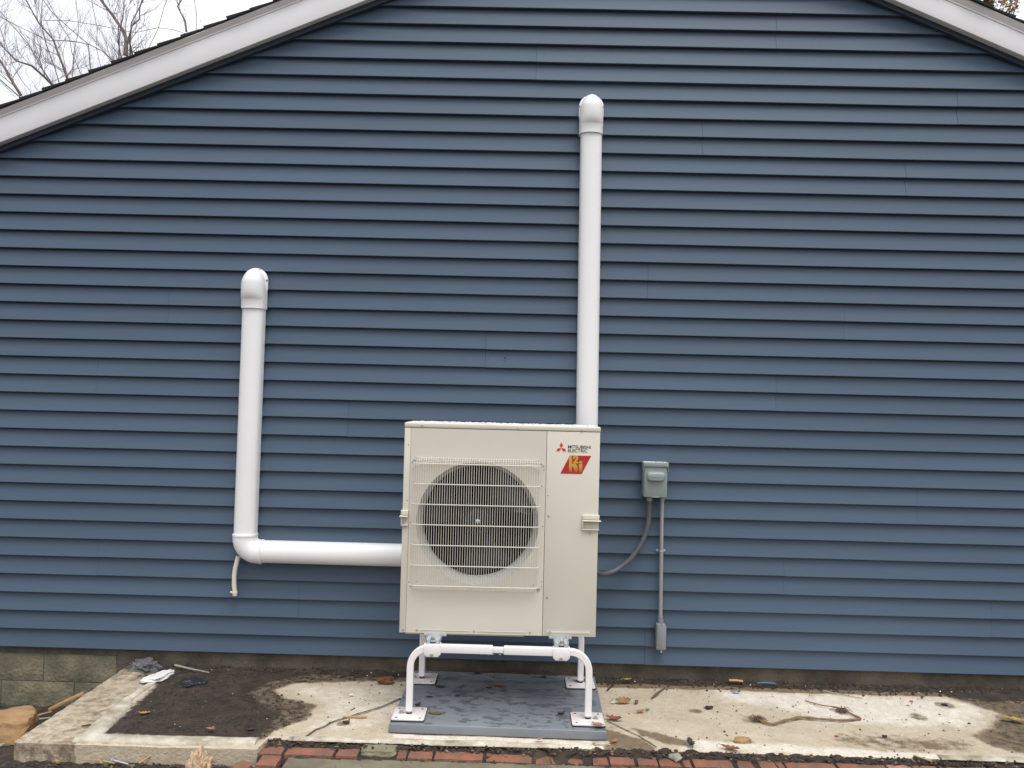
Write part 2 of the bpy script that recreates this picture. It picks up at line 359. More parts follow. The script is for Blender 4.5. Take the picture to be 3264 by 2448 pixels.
def stain(x, y):
    r = g_ = b = 0.
    b = max(soft(DARK, x, y, .07)*1.0, soft(DIRT, x, y, .035)*.52)
    r = soft(DIRT, x, y, .05)
    wallband = sm(-.07+.03*N(x, 0, 0, 5), 0, y)
    if x > -2.05: b = max(b, wallband*.95); r = max(r, sm(-.14+.03*N(x, 2, 0, 6), -.06, y))
    k = soft(RIGHT, x, y, .07); r = max(r, k*.95); b = max(b, k*.46)
    for p, w, a in ((TRI, .03, .85), (BAND, .03, .8), (BROWN, .10, .56), (RSTAIN, .03, .6)): r = max(r, soft(p, x, y, w)*a)
    r = max(r, .30*sm(.75, .45, x)*sm(.3, .45, x)*(1-.6*sm(-.5, -.2, y)))
    for cx, cy, s, a in ((2.26, -.232, .06, .62), (2.04, -.42, .055, .62), (1.925, -.79, .06, .75), (.916, -.43, .04, .62), (1.17, -.53, .06, .6), (-.80, -.73, .04, .6)):
        r = max(r, a*sm(s*1.5, s*.5, math.hypot((x-cx), (y-cy)*1.0)))
    for p, w, a in ((WHITE1, .12, .75), (WHITE2, .06, .8), (WHITE3, .05, .85), (WHITEL, .10, .50)): g_ = max(g_, soft(p, x, y, w)*a)
    if x < -1.9: r = max(r, .47+.10*N(x, y, 1, 5)); b = max(b, .55*sm(-.25, -.12, y)*sm(-2.12, -2.0, x))
    if -.55 < x < .48 and y < -.84: g_ = max(g_, .65)
    return r, g_, b
SX0, SX1, ST = -2.168, 3.6, .0125
nxs = int((SX1-SX0)/ST); nys = 82
v = []; cols = []
for j in range(nys+1):
    for i in range(nxs+1):
        x = SX0+ST*i; y0 = slab_front(x); y = y0+(.032-y0)*j/nys
        z = .0035*N(x, y, 0, 3)+.0016*N(x, y, 4, 18)
        if i == 0: x += .008*N(x, y, 2, 12)
        if j == 0: y += .004*N(x, y, 2, 15); z -= .004
        v.append((x, y, z)); cols.append(stain(x, y))
n1 = nxs+1
f = [(j*n1+i, j*n1+i+1, (j+1)*n1+i+1, (j+1)*n1+i) for j in range(nys) for i in range(nxs)]
kb = len(v)
for i in range(n1):                      # front face of the slab
    v.append((v[i][0], v[i][1]+.004, -.16)); cols.append((.62+.1*N(v[i][0], 0, 0, 6), 0, .15))
f += [(i, kb+i, kb+i+1, i+1) for i in range(n1-1)]
kl = len(v)
for j in range(nys+1):                   # left face
    p = v[j*n1]; v.append((p[0], p[1], -.45)); cols.append((.6, 0, .2))
f += [(j*n1, (j+1)*n1, kl+j+1, kl+j) for j in range(nys)]
slab = MB().add(v, f).build('concrete_slab', M['slab'], smooth=50); slab['kind'] = 'structure'
ca = slab.data.color_attributes.new('stain', 'FLOAT_COLOR', 'POINT')
for i, c in enumerate(cols): ca.data[i].color = (*c, 1)

def bead(pts, w, h, name, parent, seed=0):
    # raised, ragged bead of mortar along a line (half-round cross-section)
    dense = []
    for (a, b) in zip(pts, pts[1:]):
        n = max(2, int(math.dist(a[:2], b[:2])/.015))
        dense += [tuple(a[k]+(b[k]-a[k])*t/n for k in range(len(a))) for t in range(n)]
    dense.append(pts[-1]); rings = []
    for i, p in enumerate(dense):
        q0 = dense[max(0, i-1)]; q1 = dense[min(len(dense)-1, i+1)]
        t = Vector((q1[0]-q0[0], q1[1]-q0[1], 0)).normalized(); s = Vector((-t.y, t.x, 0))
        ww = (p[2] if len(p) > 2 else w)*(1+.22*N(p[0], p[1], seed, 7)+.15*N(p[0], p[1], seed, 25)); hh = h*(1+.35*N(p[0], p[1], seed+3, 10))
        rings.append([Vector((p[0], p[1], -.012))+s*(math.cos(a)*ww/2)+Vector((0, 0, 1))*(math.sin(a)**.8*hh+.012)*(1+.12*N(p[0]+a, p[1], seed, 40)) for a in [math.pi*k/8 for k in range(9)]])
    return MB().loft(rings, close=True, cap=True).build(name, M['mortar'], parent, smooth=60)
bead([(-1.925, -.50, .03), (-1.905, -.58, .085), (-1.89, -.8, .09), (-1.872, -.985, .10)], .09, .016, 'mortar_bead', slab, 1)
bead([(-1.92, -1.0, .09), (-1.5, -.998, .085), (-1.13, -.985, .08)], .09, .016, 'mortar_bead', slab, 2)
bead([(-1.905, -.10, .05), (-1.915, -.3, .04), (-1.925, -.50, .04)], .04, .010, 'mortar_bead', slab, 3)
bead([(-1.0, -.938, .03), (-.86, -.928, .05), (-.7, -.937, .035), (-.52, -.926, .055), (-.30, -.934, .05), (-.12, -.922, .06), (.05, -.933, .045), (.17, -.928, .05), (.26, -.938, .02)], .05, .010, 'mortar_bead', slab, 4)
bead([(1.9, -.925, .05), (2.6, -.925, .06), (3.5, -.925, .05)], .05, .008, 'mortar_bead', slab, 6)

def ribbon(pts, w, z, name, m, parent=None, seed=0, kind=None):
    dense = []
    for a, b in zip(pts, pts[1:]):
        n = max(2, int(math.dist(a, b)/.008)); dense += [(a[0]+(b[0]-a[0])*t/n, a[1]+(b[1]-a[1])*t/n) for t in range(n)]
    dense.append(pts[-1]); L = []; 
    for i, p in enumerate(dense):
        q0 = dense[max(0, i-1)]; q1 = dense[min(len(dense)-1, i+1)]; t = Vector((q1[0]-q0[0], q1[1]-q0[1], 0)).normalized(); s = Vector((-t.y, t.x, 0))
        ww = w*(.65+.7*abs(N(p[0], p[1], seed, 35))); c = Vector((p[0]+.006*N(p[0], p[1], seed, 18), p[1]+.006*N(p[0], p[1], seed+9, 18), z))
        L.append([c+s*ww, c+Vector((0, 0, .0015)), c-s*ww])
    mb = MB().loft(L, close=False, cap=False)
    return mb.build(name, m, parent, smooth=60, kind=kind)
M['crackfill'] = mat('crack soil', (.085, .062, .04), .95, var=.4, vs=60)
ribbon([(-.935, -.93), (-.905, -.83), (-.882, -.796), (-.841, -.714), (-.746, -.61), (-.66, -.516), (-.575, -.38)], .0065, .0055, 'crack', M['crackfill'], slab, 1)
ribbon([(.455, -.61), (.52, -.70), (.588, -.80), (.645, -.915)], .004, .0055, 'crack', M['crackfill'], slab, 2)
MB().cyl((2.26, -.232, -.004), (0, 0, 1), .016, .009, 14).build('drill_hole', M['hole'], slab)

# ------------------------------------------------ walk in front, brick edging
v = []; wx0, wx1 = -.965, 4.5
xs = [wx0+(wx1-wx0)*i/220 for i in range(221)]; ys = [-1.064-.02*j for j in range(12)]+[-1.6, -2.4, -3.6]
for y in ys:
    for i, x in enumerate(xs):
        yy = y+(.006*N(x, 3, 0, 9) if y == ys[0] else 0); v.append((x-(.03*(abs(y)-1.06) if i == 0 else 0)+.0, yy, -.028+.004*N(x, y, 0, 4)))
n1 = len(xs)
f = [(j*n1+i, j*n1+i+1, (j+1)*n1+i+1, (j+1)*n1+i) for j in range(len(ys)-1) for i in range(n1-1)]
kb = len(v)
for i in range(n1): v.append((v[i][0], v[i][1], -.2))
f += [(i, i+1, kb+i+1, kb+i) for i in range(n1-1)]
kl = len(v)
for j in range(len(ys)): v.append((v[j*n1][0], v[j*n1][1], -.2))
f += [(j*n1, (j+1)*n1, kl+j+1, kl+j) for j in range(len(ys)-1)]
walk = MB().add(v, f).build('walkway', M['walk'], smooth=40); walk['kind'] = 'structure'

edging = empty('brick_edging', (.6, -1.02, -.05), 0, 'single row of worn red bricks set along the front edge of the slab', 'brick edging')
def brick(x0, x1, y0, y1, m, top=-.012, seed=0):
    rr = random.Random(seed); mb = MB(); ox, oy, oz = edging.location
    nx_ = max(2, int((x1-x0)/.03)); ny_ = 3; pts = []
    def P(x, y, z):
        return (x+.0035*N(x, y, z+seed, 30)-ox, y+.0035*N(x, y, z+seed+4, 30)-oy, z+.003*N(x, y, seed, 25)-oz)
    skew = rr.uniform(-.006, .006)
    for j in range(ny_+1):
        for i in range(nx_+1):
            x = x0+(x1-x0)*i/nx_; y = y0+(y1-y0)*j/ny_+skew*(i/nx_-.5)
            e = .006 if (i in (0, nx_) or j in (0, ny_)) else 0
            pts.append(P(x, y, top-e))
    n_ = nx_+1; fs = [(j*n_+i, j*n_+i+1, (j+1)*n_+i+1, (j+1)*n_+i) for j in range(ny_) for i in range(nx_)]
    rim = [i for i in range(n_)]+[j*n_+nx_ for j in range(1, ny_+1)]+[ny_*n_+i for i in range(nx_-1, -1, -1)]+[j*n_ for j in range(ny_-1, 0, -1)]
    k = len(pts); pts += [(pts[i][0], pts[i][1], -.11-oz) for i in rim]
    fs += [(rim[a], rim[(a+1) % len(rim)], k+(a+1) % len(rim), k+a) for a in range(len(rim))]
    mb.add(pts, fs); return mb.build('brick', M[m], edging, smooth=35)
BR = [(-1.1, -1.003, 'brick', 0), (-.988, -.780, 'brick', 0), (-.766, -.674, 'brick', 0), (-.50, -.462, 'brickdirty', 0), (-.452, -.348, 'brick', 0), (-.337, -.129, 'brick', 0), (-.112, .085, 'brick', -.004), (.104, .19, 'brickdirty', -.008),
      (.215, .34, 'brickdirty', -.012), (.352, .416, 'brickdirty', -.004), (.428, .53, 'brick', 0), (.547, .632, 'brick', 0), (.64, .735, 'brickdirty', -.002), (.745, .778, 'brickdirty', -.003), (.789, .957, 'brick', 0), (.978, 1.046, 'brickdirty', 0), (1.075, 1.146, 'brick', 0), (1.152, 1.183, 'brickdirty', 0), (1.192, 1.408, 'brick', 0),
      (1.420, 1.630, 'brick', 0), (1.640, 1.745, 'brickpale', 0), (1.75, 1.855, 'brick', 0), (1.87, 2.074, 'brick', 0), (2.09, 2.30, 'brick', 0), (2.31, 2.52, 'brick', 0), (2.53, 2.74, 'brick', 0)]
for i, (a, b, m, dz) in enumerate(BR): brick(a, b, -1.058, -.978, m, -.012+dz, i*7+1)
brick(-1.078, -.995, -1.166, -1.066, 'brick', -.016, 91)
soilj = MB()                              # soil packed between the slab, the bricks and the walk
pts = []
for i in range(400):
    x = -1.1+i*.0115
    for yy, zz in ((-.93, -.004), (-.952, -.010), (-.975, -.022), (-1.02, -.026), (-1.07, -.030), (-1.085, -.05)):
        pts.append((x, yy+.008*N(x, yy, 0, 30), zz+.019*N(x, yy, 3, 17)+.008*N(x, yy, 6, 60)))
soilj.add(pts, [(i*6+j, (i+1)*6+j, (i+1)*6+j+1, i*6+j+1) for i in range(399) for j in range(5)])
sj = soilj.build('joint_soil', M['soil'], smooth=70); sj['kind'] = 'stuff'; tag(sj, 'dark soil packed between slab and brick row', 'soil')

# soil on the slab along the wall and in the left corner
def soil_h(x, y):
    d = sdist(DARK, x, y); h = -.006+.020*sm(-.03, .12, d)
    h = max(h, -.008+.024*sm(-.06+.03*N(x, 0, 1, 6), .03, y)*(sm(-2.02, -1.9, x)))
    h = max(h, -.008+.02*soft(RIGHT, x, y, .05)*sm(-.22, -.03, y))
    return h+.006*N(x, y, 2, 22)+.005*N(x, y, 5, 60)+.002*N(x, y, 8, 140)
v = []; st = .0125; n1 = int((3.55+2.05)/st); n2 = int(.97/st)
for j in range(n2+1):
    for i in range(n1+1):
        x = -2.05+i*st; y = -.94+j*st; v.append((x, y, soil_h(x, y)))
keep = [(j*(n1+1)+i, j*(n1+1)+i+1, (j+1)*(n1+1)+i+1, (j+1)*(n1+1)+i) for j in range(n2) for i in range(n1)]
keep = [q for q in keep if max(v[k][2] for k in q) > -.006]
sw = MB().add(v, keep).build('wall_soil', M['soil'], smooth=70); sw['kind'] = 'stuff'; tag(sw, 'dark damp soil heaped along wall foot and left slab corner', 'soil')

# ------------------------------------------------ house
house = empty('house', (.65, .03, -.4), 0, 'house gable wall in blue grey lap siding with white rake boards', 'house')
HO = Vector(house.location)
def H(o): o.matrix_parent_inverse = Matrix.Translation(-HO); return o   # parts are modelled in world coordinates
Z0, EXP = .0984, .1016
RZL = lambda x: 3.302+.4167*(x+2.0)     # underside of the left rake
RZR = lambda x: 3.608-.4167*(x-2.5)
RIDGE_X, RIDGE_Z = .617, 4.3926
WXL, WXR = -3.9, 5.19
wall = MB().prism([(WXL, .104), (WXR, .104), (WXR, RZR(WXR)), (RIDGE_X, RIDGE_Z), (WXL, RZL(WXL))], .030, .14).build('sheathing', M['backing'], house); H(wall)
SEAMS = {17: [1.383], 15: [2.403], 14: [.981], 13: [2.12], 10: [.693], 9: [1.791, -1.997], 7: [1.419, -2.389], 4: [2.213, -1.59], 5: [.452], 2: [1.481, -2.349], 1: [2.631, -1.213], 0: [.72], 6: [-.968], 16: [.038], 8: [-.207]}
def siding(row, xa, xb, off, dz=0.):
    # two lapped courses in one vinyl panel: sloping faces, rolled lower edges
    zb = Z0+row*2*EXP
    prof = []
    for c in (1, 0):
        z = zb+c*EXP
        prof += [(.0255, z+EXP+.0005), (.0250, z+EXP-.007), (.0008, z+.006), (.0, z+.0025), (.0008, z), (.0035, z-.0008), (.0257, z+.0012)]
    mb = MB(); rings = []
    n = max(2, int((xb-xa)/.12))
    for i in range(n+1):
        ring = []
        for (py, pz) in prof:
            lo = max(xa, (min(pz, 4.35)-3.302)/.4167-2.0-.04); hi = min(xb, 2.5-(min(pz, 4.35)-3.608)/.4167+.04)
            if hi < lo: lo = hi = (lo+hi)/2
            x = lo+(hi-lo)*i/n
            wob = .0009*N(x, row, 0, 1.7)+.0005*N(x, row, 5, 5)
            ring.append((x, py+off+wob*(1 if py < .01 else .3), pz+dz+.0009*N(x, row*3.1, 2, 1.1)+.0004*N(x, row, 4, 6)))
        rings.append(ring)
    mb.loft(rings, close=False, cap=False)
    return H(mb.build('siding_panel', M['siding'], house, smooth=28))
for row in range(22):
    xs_ = [WXL]+sorted(SEAMS.get(row, []))+[WXR]
    for i, (a, b) in enumerate(zip(xs_, xs_[1:])):
        siding(row, a+(.0006 if i else 0), b-(.0006 if i < len(xs_)-2 else 0), 0 if i % 2 == 0 else -.0009, 0 if i == 0 else random.Random(row*7+i).uniform(-.0016, .0016))
H(MB().cyl((-.096, .004, 1.779), (0, -1, 0), .0042, .006, 10).build('siding_hole', M['hole'], house))
# weathered sill and foundation
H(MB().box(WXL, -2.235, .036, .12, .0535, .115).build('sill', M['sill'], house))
rb = random.Random(5)
def block(x0, x1, z0, z1, seed, m='block'):
    mb = MB(); nx_, nz_ = 8, 5; pts = []
    for j in range(nz_+1):
        for i in range(nx_+1):
            x = x0+(x1-x0)*i/nx_; z = z0+(z1-z0)*j/nz_; e = .006 if i in (0, nx_) or j in (0, nz_) else 0
            pts.append((x, .030+e+.004*N(x, z, seed, 12)+.002*N(x, z, seed, 40), z))
    n_ = nx_+1; fs = [(j*n_+i, j*n_+i+1, (j+1)*n_+i+1, (j+1)*n_+i) for j in range(nz_) for i in range(nx_)]
    rim = list(range(n_))+[j*n_+nx_ for j in range(1, nz_+1)]+[nz_*n_+i for i in range(nx_-1, -1, -1)]+[j*n_ for j in range(nz_-1, 0, -1)]
    k = len(pts); pts += [(pts[i][0], .13, pts[i][2]) for i in rim]
    fs += [(rim[a], rim[(a+1) % len(rim)], k+(a+1) % len(rim), k+a) for a in range(len(rim))]
    return H(mb.add(pts, fs).build('foundation_block', M[m], house, smooth=40))
for i in range(-4, 19):
    x = -2.645+.4125*i; block(x+.003, x+.4095, -.098, .052 if i < 1 else .118, i, 'block' if i < 1 else 'blockdirty')
for i in range(-2, 3):
    x = -2.468+.4125*i-.4125; block(x+.003, x+.4095, -.300, -.103, i+40); block(x+.21, x+.6165, -.50, -.305, i+80)
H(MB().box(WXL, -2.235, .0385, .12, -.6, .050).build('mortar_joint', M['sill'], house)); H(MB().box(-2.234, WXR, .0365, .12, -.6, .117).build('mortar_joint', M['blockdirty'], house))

# roof: rake boards, mould, soffit, shingle courses
sl_ = math.atan(.4167); cs, sn = math.cos(sl_), math.sin(sl_)
def slope_prism(side, s0, s1, n0, n1, y0, y1, name, m, parent, bevel=0):
    # box along the rake: s metres down from the ridge, n metres above the soffit line (perpendicular)
    mb = MB(); q = []
    for y in (y0, y1):
        for s, n_ in ((s0, n0), (s1, n0), (s1, n1), (s0, n1)):
            xr = side*(s*cs+n_*sn); q.append((RIDGE_X+xr, y, RIDGE_Z-s*sn+n_*cs))
    mb.add(q, [(0, 1, 2, 3), (7, 6, 5, 4), (0, 4, 5, 1), (1, 5, 6, 2), (2, 6, 7, 3), (3, 7, 4, 0)])
    return H(mb.build(name, m, parent, bevel=bevel))
SL = 5.3
roof = empty('roof', (RIDGE_X, .03, RIDGE_Z)); roof.parent = house; roof.matrix_parent_inverse = Matrix.Translation(-HO)
def RF(o):
    o.matrix_parent_inverse = Matrix.Translation(-Vector((RIDGE_X, .03, RIDGE_Z))); return o
for side, FN, MN in ((-1, .134, .160), (1, .119, .151)):
    slope_prism(side, .0, SL, .0, FN, -.065, -.045, 'rake_board', M['fascia'], house, .0025)
    mq = []
    for s in (0, SL):
        for n_, y in ((FN+.0015, -.045), (FN+.0015, -.068), (MN-.007, -.088), (MN, -.088), (MN, -.045)):
            mq.append((RIDGE_X+side*(s*cs+n_*sn), y, RIDGE_Z-s*sn+n_*cs))
    H(MB().loft([mq[:5], mq[5:]]).build('rake_mould', M['fascia'], house))
    slope_prism(side, .0, SL, FN-.005, FN+.002, -.070, -.047, 'mould_seam', M['fascia'], house)
    slope_prism(side, .0, SL, .004, .014, -.0445, .05, 'soffit', M['fascia'], house)
    slope_prism(side, .0, SL, -.024, .003, -.018, .012, 'channel_shade_strip', M['jchan_shade'], house)  # channel widened and coloured dark as the shadow band below the soffit
    RF(slope_prism(side, .0, SL, MN-.02, MN-.001, -.04, 8.5, 'roof_deck', M['backing'], roof))
    for sn_ in (.9, 2.1, 2.75, 3.4, 4.3):
        for nn in (.03, FN-.035):
            cx_, cz_ = RIDGE_X+side*(sn_*cs+nn*sn), RIDGE_Z-sn_*sn+nn*cs
            H(MB().cyl((cx_, -.0645, cz_), (0, -1, 0), .0032, .0014, 8).build('nail_head', M['fascia'], house))
    e = .137; k = 0; s = SL
    while s > .1:
        mb = MB(); q = []; a, b = s, s-e*1.12
        for y in (-.100+rb.uniform(-.005, .005), 8.5):
            for ss, n_ in ((a, MN+.001), (a, MN+.019), (b, MN+.006), (b, MN+.001)):
                q.append((RIDGE_X+side*(ss*cs+n_*sn), y, RIDGE_Z-ss*sn+n_*cs+.0015*(k % 2)))
        mb.add(q, [(0, 1, 2, 3), (7, 6, 5, 4), (0, 4, 5, 1), (1, 5, 6, 2), (2, 6, 7, 3), (3, 7, 4, 0)])
        RF(mb.build('shingle_course', M['shingle'], roof)); s -= e; k += 1

# ------------------------------------------------ bare trees behind the house
def tree(stems, label, seed, ydepth, r0=.09, twigs=520, leaves=0, group='bare trees behind the house'):
    # stems: polylines of world points (x, z) at depth ydepth; the first one starts the trunk
    rr = random.Random(seed); base = stems[0][0]
    bx = base[0]+rr.uniform(-.2, .2)
    root = empty('bare_tree', (bx, ydepth, -.2), 0, label, 'tree', group)
    def loc(p): return (p[0]-bx, p[1]-ydepth, p[2]+.2)
    tr = MB(); tw = MB(); segs = []
    for si, st_ in enumerate(stems):
        pts = [Vector((x, ydepth+rr.uniform(-.12, .12)+.25*(si % 3-1)*k/len(st_), z)) for k, (x, z) in enumerate(st_)]
        # go on past the last traced point to a tapering tip
        d = (pts[-1]-pts[-2]).normalized()
        for k in range(3): pts.append(pts[-1]+(d+Vector((rr.uniform(-.25, .25), rr.uniform(-.25, .25), .35))).normalized()*.75)
        full = []
        if si == 0: full += [Vector((bx, ydepth, -.2)), Vector((bx*.4+pts[0].x*.6, ydepth, pts[0].z*.5)), ]
        elif (pts[0]-Vector((stems[0][0][0], ydepth, stems[0][0][1]))).length > .25: full += [Vector((bx, ydepth, pts[0].z*.45)), ]
        full += pts; fine = []
        for a, b in zip(full, full[1:]):
            n = max(1, int((b-a).length/.28))
            for k in range(n):
                fine.append(a.lerp(b, k/n)+Vector((rr.uniform(-.012, .012), rr.uniform(-.02, .02), 0)))
        fine.append(full[-1]); m_ = len(fine); rs = r0*.8*(1 if si == 0 else .72)
        rad = [max(.007, rs*(1-.93*(k/(m_-1))**.8)) for k in range(m_)]
        tr.tube([loc(p) for p in fine], rad, 6)
        for k in range(m_-1):
            if fine[k].z > 6.2: segs.append((fine[k], fine[k+1], rad[k]))
    made = 0
    def grow(p, d, L, r, lev):
        nonlocal made
        if lev > 3 or made > twigs: return
        made += 1; pts = [p]; q = p.copy(); dd = d.copy(); n = 4
        for k in range(n):
            dd = (dd+Vector((rr.uniform(-.22, .22), rr.uniform(-.22, .22), rr.uniform(-.06, .2)))).normalized(); q = q+dd*(L/n); pts.append(q)
            if rr.random() < .85: grow(q, (dd+Vector((rr.uniform(-1, 1), rr.uniform(-1, 1), rr.uniform(-.3, .7)))*.75).normalized(), L*rr.uniform(.4, .7), r*.62, lev+1)
        tw.tube([loc(x) for x in pts], [r*(1-.75*k/n) for k in range(n+1)], 3, cap=False)
        if leaves:
            for _ in range(leaves):
                c = pts[rr.randrange(1, n+1)]+Vector((rr.uniform(-.05, .05), rr.uniform(-.05, .05), rr.uniform(-.05, .05)))
                a = Vector((rr.uniform(-1, 1), rr.uniform(-1, 1), rr.uniform(-1, 1))).normalized()*.045; b = a.orthogonal().normalized()*.028
                lf.add([loc(c-a), loc(c+b), loc(c+a), loc(c-b)], [(0, 1, 2, 3)])
    lf = MB(); tries = 0
    while made < twigs and segs and tries < 4000:
        tries += 1; a, b, r = segs[rr.randrange(len(segs))]
        p = a.lerp(b, rr.random()); d = (b-a).normalized()
        s = Vector((rr.uniform(-1, 1), rr.uniform(-1, 1), rr.uniform(-.2, .6))).normalized()
        grow(p, (d*.7+s).normalized(), rr.uniform(.35, 1.0), min(.012, r*.4), 1 if r < .03 else 0)
    tr.build('trunk', M['bark'], root, smooth=60); tw.build('crown', M['twig'], root, smooth=60)
    if leaves: lf.build('foliage', M['ochre'], root)
    return root
tree([[(-9.03, 8.83), (-9.1, 9.31), (-9.05, 9.58), (-9.2, 9.8), (-9.41, 10.08), (-9.53, 10.28)], [(-9.05, 9.56), (-9.01, 9.91), (-8.97, 10.25)]], 'bare tree forking low just left of the stout twin trunk', 1, 14., .065, 1300)
tree([[(-8.33, 8.55), (-8.32, 8.87), (-8.24, 9.12), (-8.17, 9.33), (-8.13, 9.54), (-8.04, 9.79)], [(-8.41, 8.55), (-8.39, 8.84), (-8.53, 9.09), (-8.71, 9.38), (-9.0, 9.73)], [(-8.38, 8.86), (-8.4, 9.32), (-8.35, 9.62)]], 'stoutest bare tree with twin olive grey trunks above left roof slope', 2, 13., .085, 1400)
tree([[(-9.65, 9.21), (-9.89, 9.41), (-10.27, 9.6), (-10.65, 9.92), (-10.97, 10.21), (-11.14, 10.42)], [(-10.27, 9.6), (-10.48, 9.66), (-10.86, 9.69), (-11.23, 9.72)]], 'bare tree leaning far left, its long limb slanting above the roof', 3, 15., .06, 1300)
tree([[(-11.44, 9.04), (-11.57, 9.43), (-11.74, 9.94), (-11.83, 10.35), (-11.87, 10.84), (-11.89, 11.13)], [(-11.24, 9.11), (-11.38, 9.48), (-11.51, 9.82), (-11.72, 10.16), (-12.0, 10.49), (-12.29, 11.0)]], 'slim bare tree with two near parallel stems, left of the leaning limb', 4, 16., .055, 1500)
tree([[(-11.07, 8.63), (-11.39, 9.09), (-11.64, 9.52), (-11.88, 9.84), (-12.13, 10.1)], [(-11.08, 8.64), (-11.31, 8.85), (-11.53, 9.04), (-11.79, 9.12), (-12.02, 9.23), (-12.22, 9.46)]], 'bare tree sweeping left with a low side limb over the roof', 5, 15., .055, 1100)
tree([[(-11.21, 7.97), (-11.46, 8.2), (-11.69, 8.4), (-11.96, 8.72)], [(-11.19, 8.03), (-11.4, 8.32), (-11.59, 8.62), (-11.77, 8.9)]], 'leftmost bare tree, cut by the photo edge', 6, 14., .06, 900)
tree([[(-12.69, 9.13), (-12.96, 9.43), (-13.07, 9.73), (-13.19, 9.99)]], 'small thin bare tree second from the left photo edge', 7, 17., .04, 600)
tree([[(-11.48, 9.61), (-11.63, 10.12), (-11.75, 10.53), (-11.83, 10.71)], [(-11.63, 10.12), (-11.5, 10.71), (-11.56, 11.05)]], 'thin upright bare tree in the middle of the left sky', 8, 17., .045, 900)
tree([[(-11.46, 10.24), (-11.55, 10.69), (-11.57, 11.23), (-11.59, 11.76)]], 'faint bare sapling behind the leaning limb', 9, 18., .04, 900)
tree([[(-9.3, 9.96), (-9.07, 10.41), (-8.89, 10.88), (-8.81, 11.2)], [(-8.34, 10.35), (-8.73, 10.41), (-9.07, 10.41), (-9.6, 10.27)]], 'thin bare tree leaning right of the stout twin trunk', 10, 16., .035, 650)
tree([[(-7.77, 9.98), (-7.78, 10.35), (-7.77, 10.74)], [(-7.94, 9.91), (-8.06, 10.23), (-8.18, 10.5), (-8.13, 10.76)]], 'bare tree with two stems nearest the ridge on the left slope', 11, 15., .045, 900)
tree([[(9.27, 8.77), (9.42, 9.39), (9.53, 10.13)], [(9.27, 8.77), (8.93, 9.5), (8.74, 10.12)]], 'tree with ochre autumn leaves above the right roof slope', 12, 12., .07, 420, leaves=12, group='trees beyond the right roof slope')

# ================================================================== OBJECTS
# ------------------------------------------------ pad
pad = empty('equipment_pad', (-.5713, -.8404, 0), -.0176, 'flat dark grey composite pad with wet patches under the white stand', 'pad')
def tapered(mb, x0, x1, y0, y1, z0, z1, t):
    v = [(x0, y0, z0), (x1, y0, z0), (x1, y1, z0), (x0, y1, z0), (x0+t, y0+t, z1), (x1-t, y0+t, z1), (x1-t, y1-t, z1), (x0+t, y1-t, z1)]
    return mb.add(v, [(3, 2, 1, 0), (4, 5, 6, 7), (0, 1, 5, 4), (1, 2, 6, 5), (2, 3, 7, 6), (3, 0, 4, 7)])
tapered(MB(), 0, 1.002, 0, .80, .004, .046, .004).build('pad_body', M['pad'], pad, bevel=.006, seg=3)
PT = .0462

# ------------------------------------------------ stand
st = empty('equipment_stand', (-.07, -.47, PT), 0, 'white tubular stand on four bolted feet carrying the heat pump', 'stand')
SO = Vector(st.location)
def inSt(mb): mb.v = [(p[0]-SO.x, p[1]-SO.y, p[2]-SO.z) for p in mb.v]; return mb
def sq_sweep(path, half, n_up):
    # square tube (rounded corners) swept in the x,z plane
    mb = MB(); rings = []; c = .22
    prof = [(-1, -1+c), (-1+c, -1), (1-c, -1), (1, -1+c), (1, 1-c), (1-c, 1), (-1+c, 1), (-1, 1-c)]
    for i, p in enumerate(path):
        a = Vector(path[max(0, i-1)]); b = Vector(path[min(len(path)-1, i+1)]); t = (b-a).normalized(); s = Vector((-t.z, 0, t.x))
        rings.append([Vector(p)+s*(half*u)+Vector((0, 1, 0))*(half*w) for u, w in prof])
    return mb.loft(rings)
TZ = .366; TH = .0165
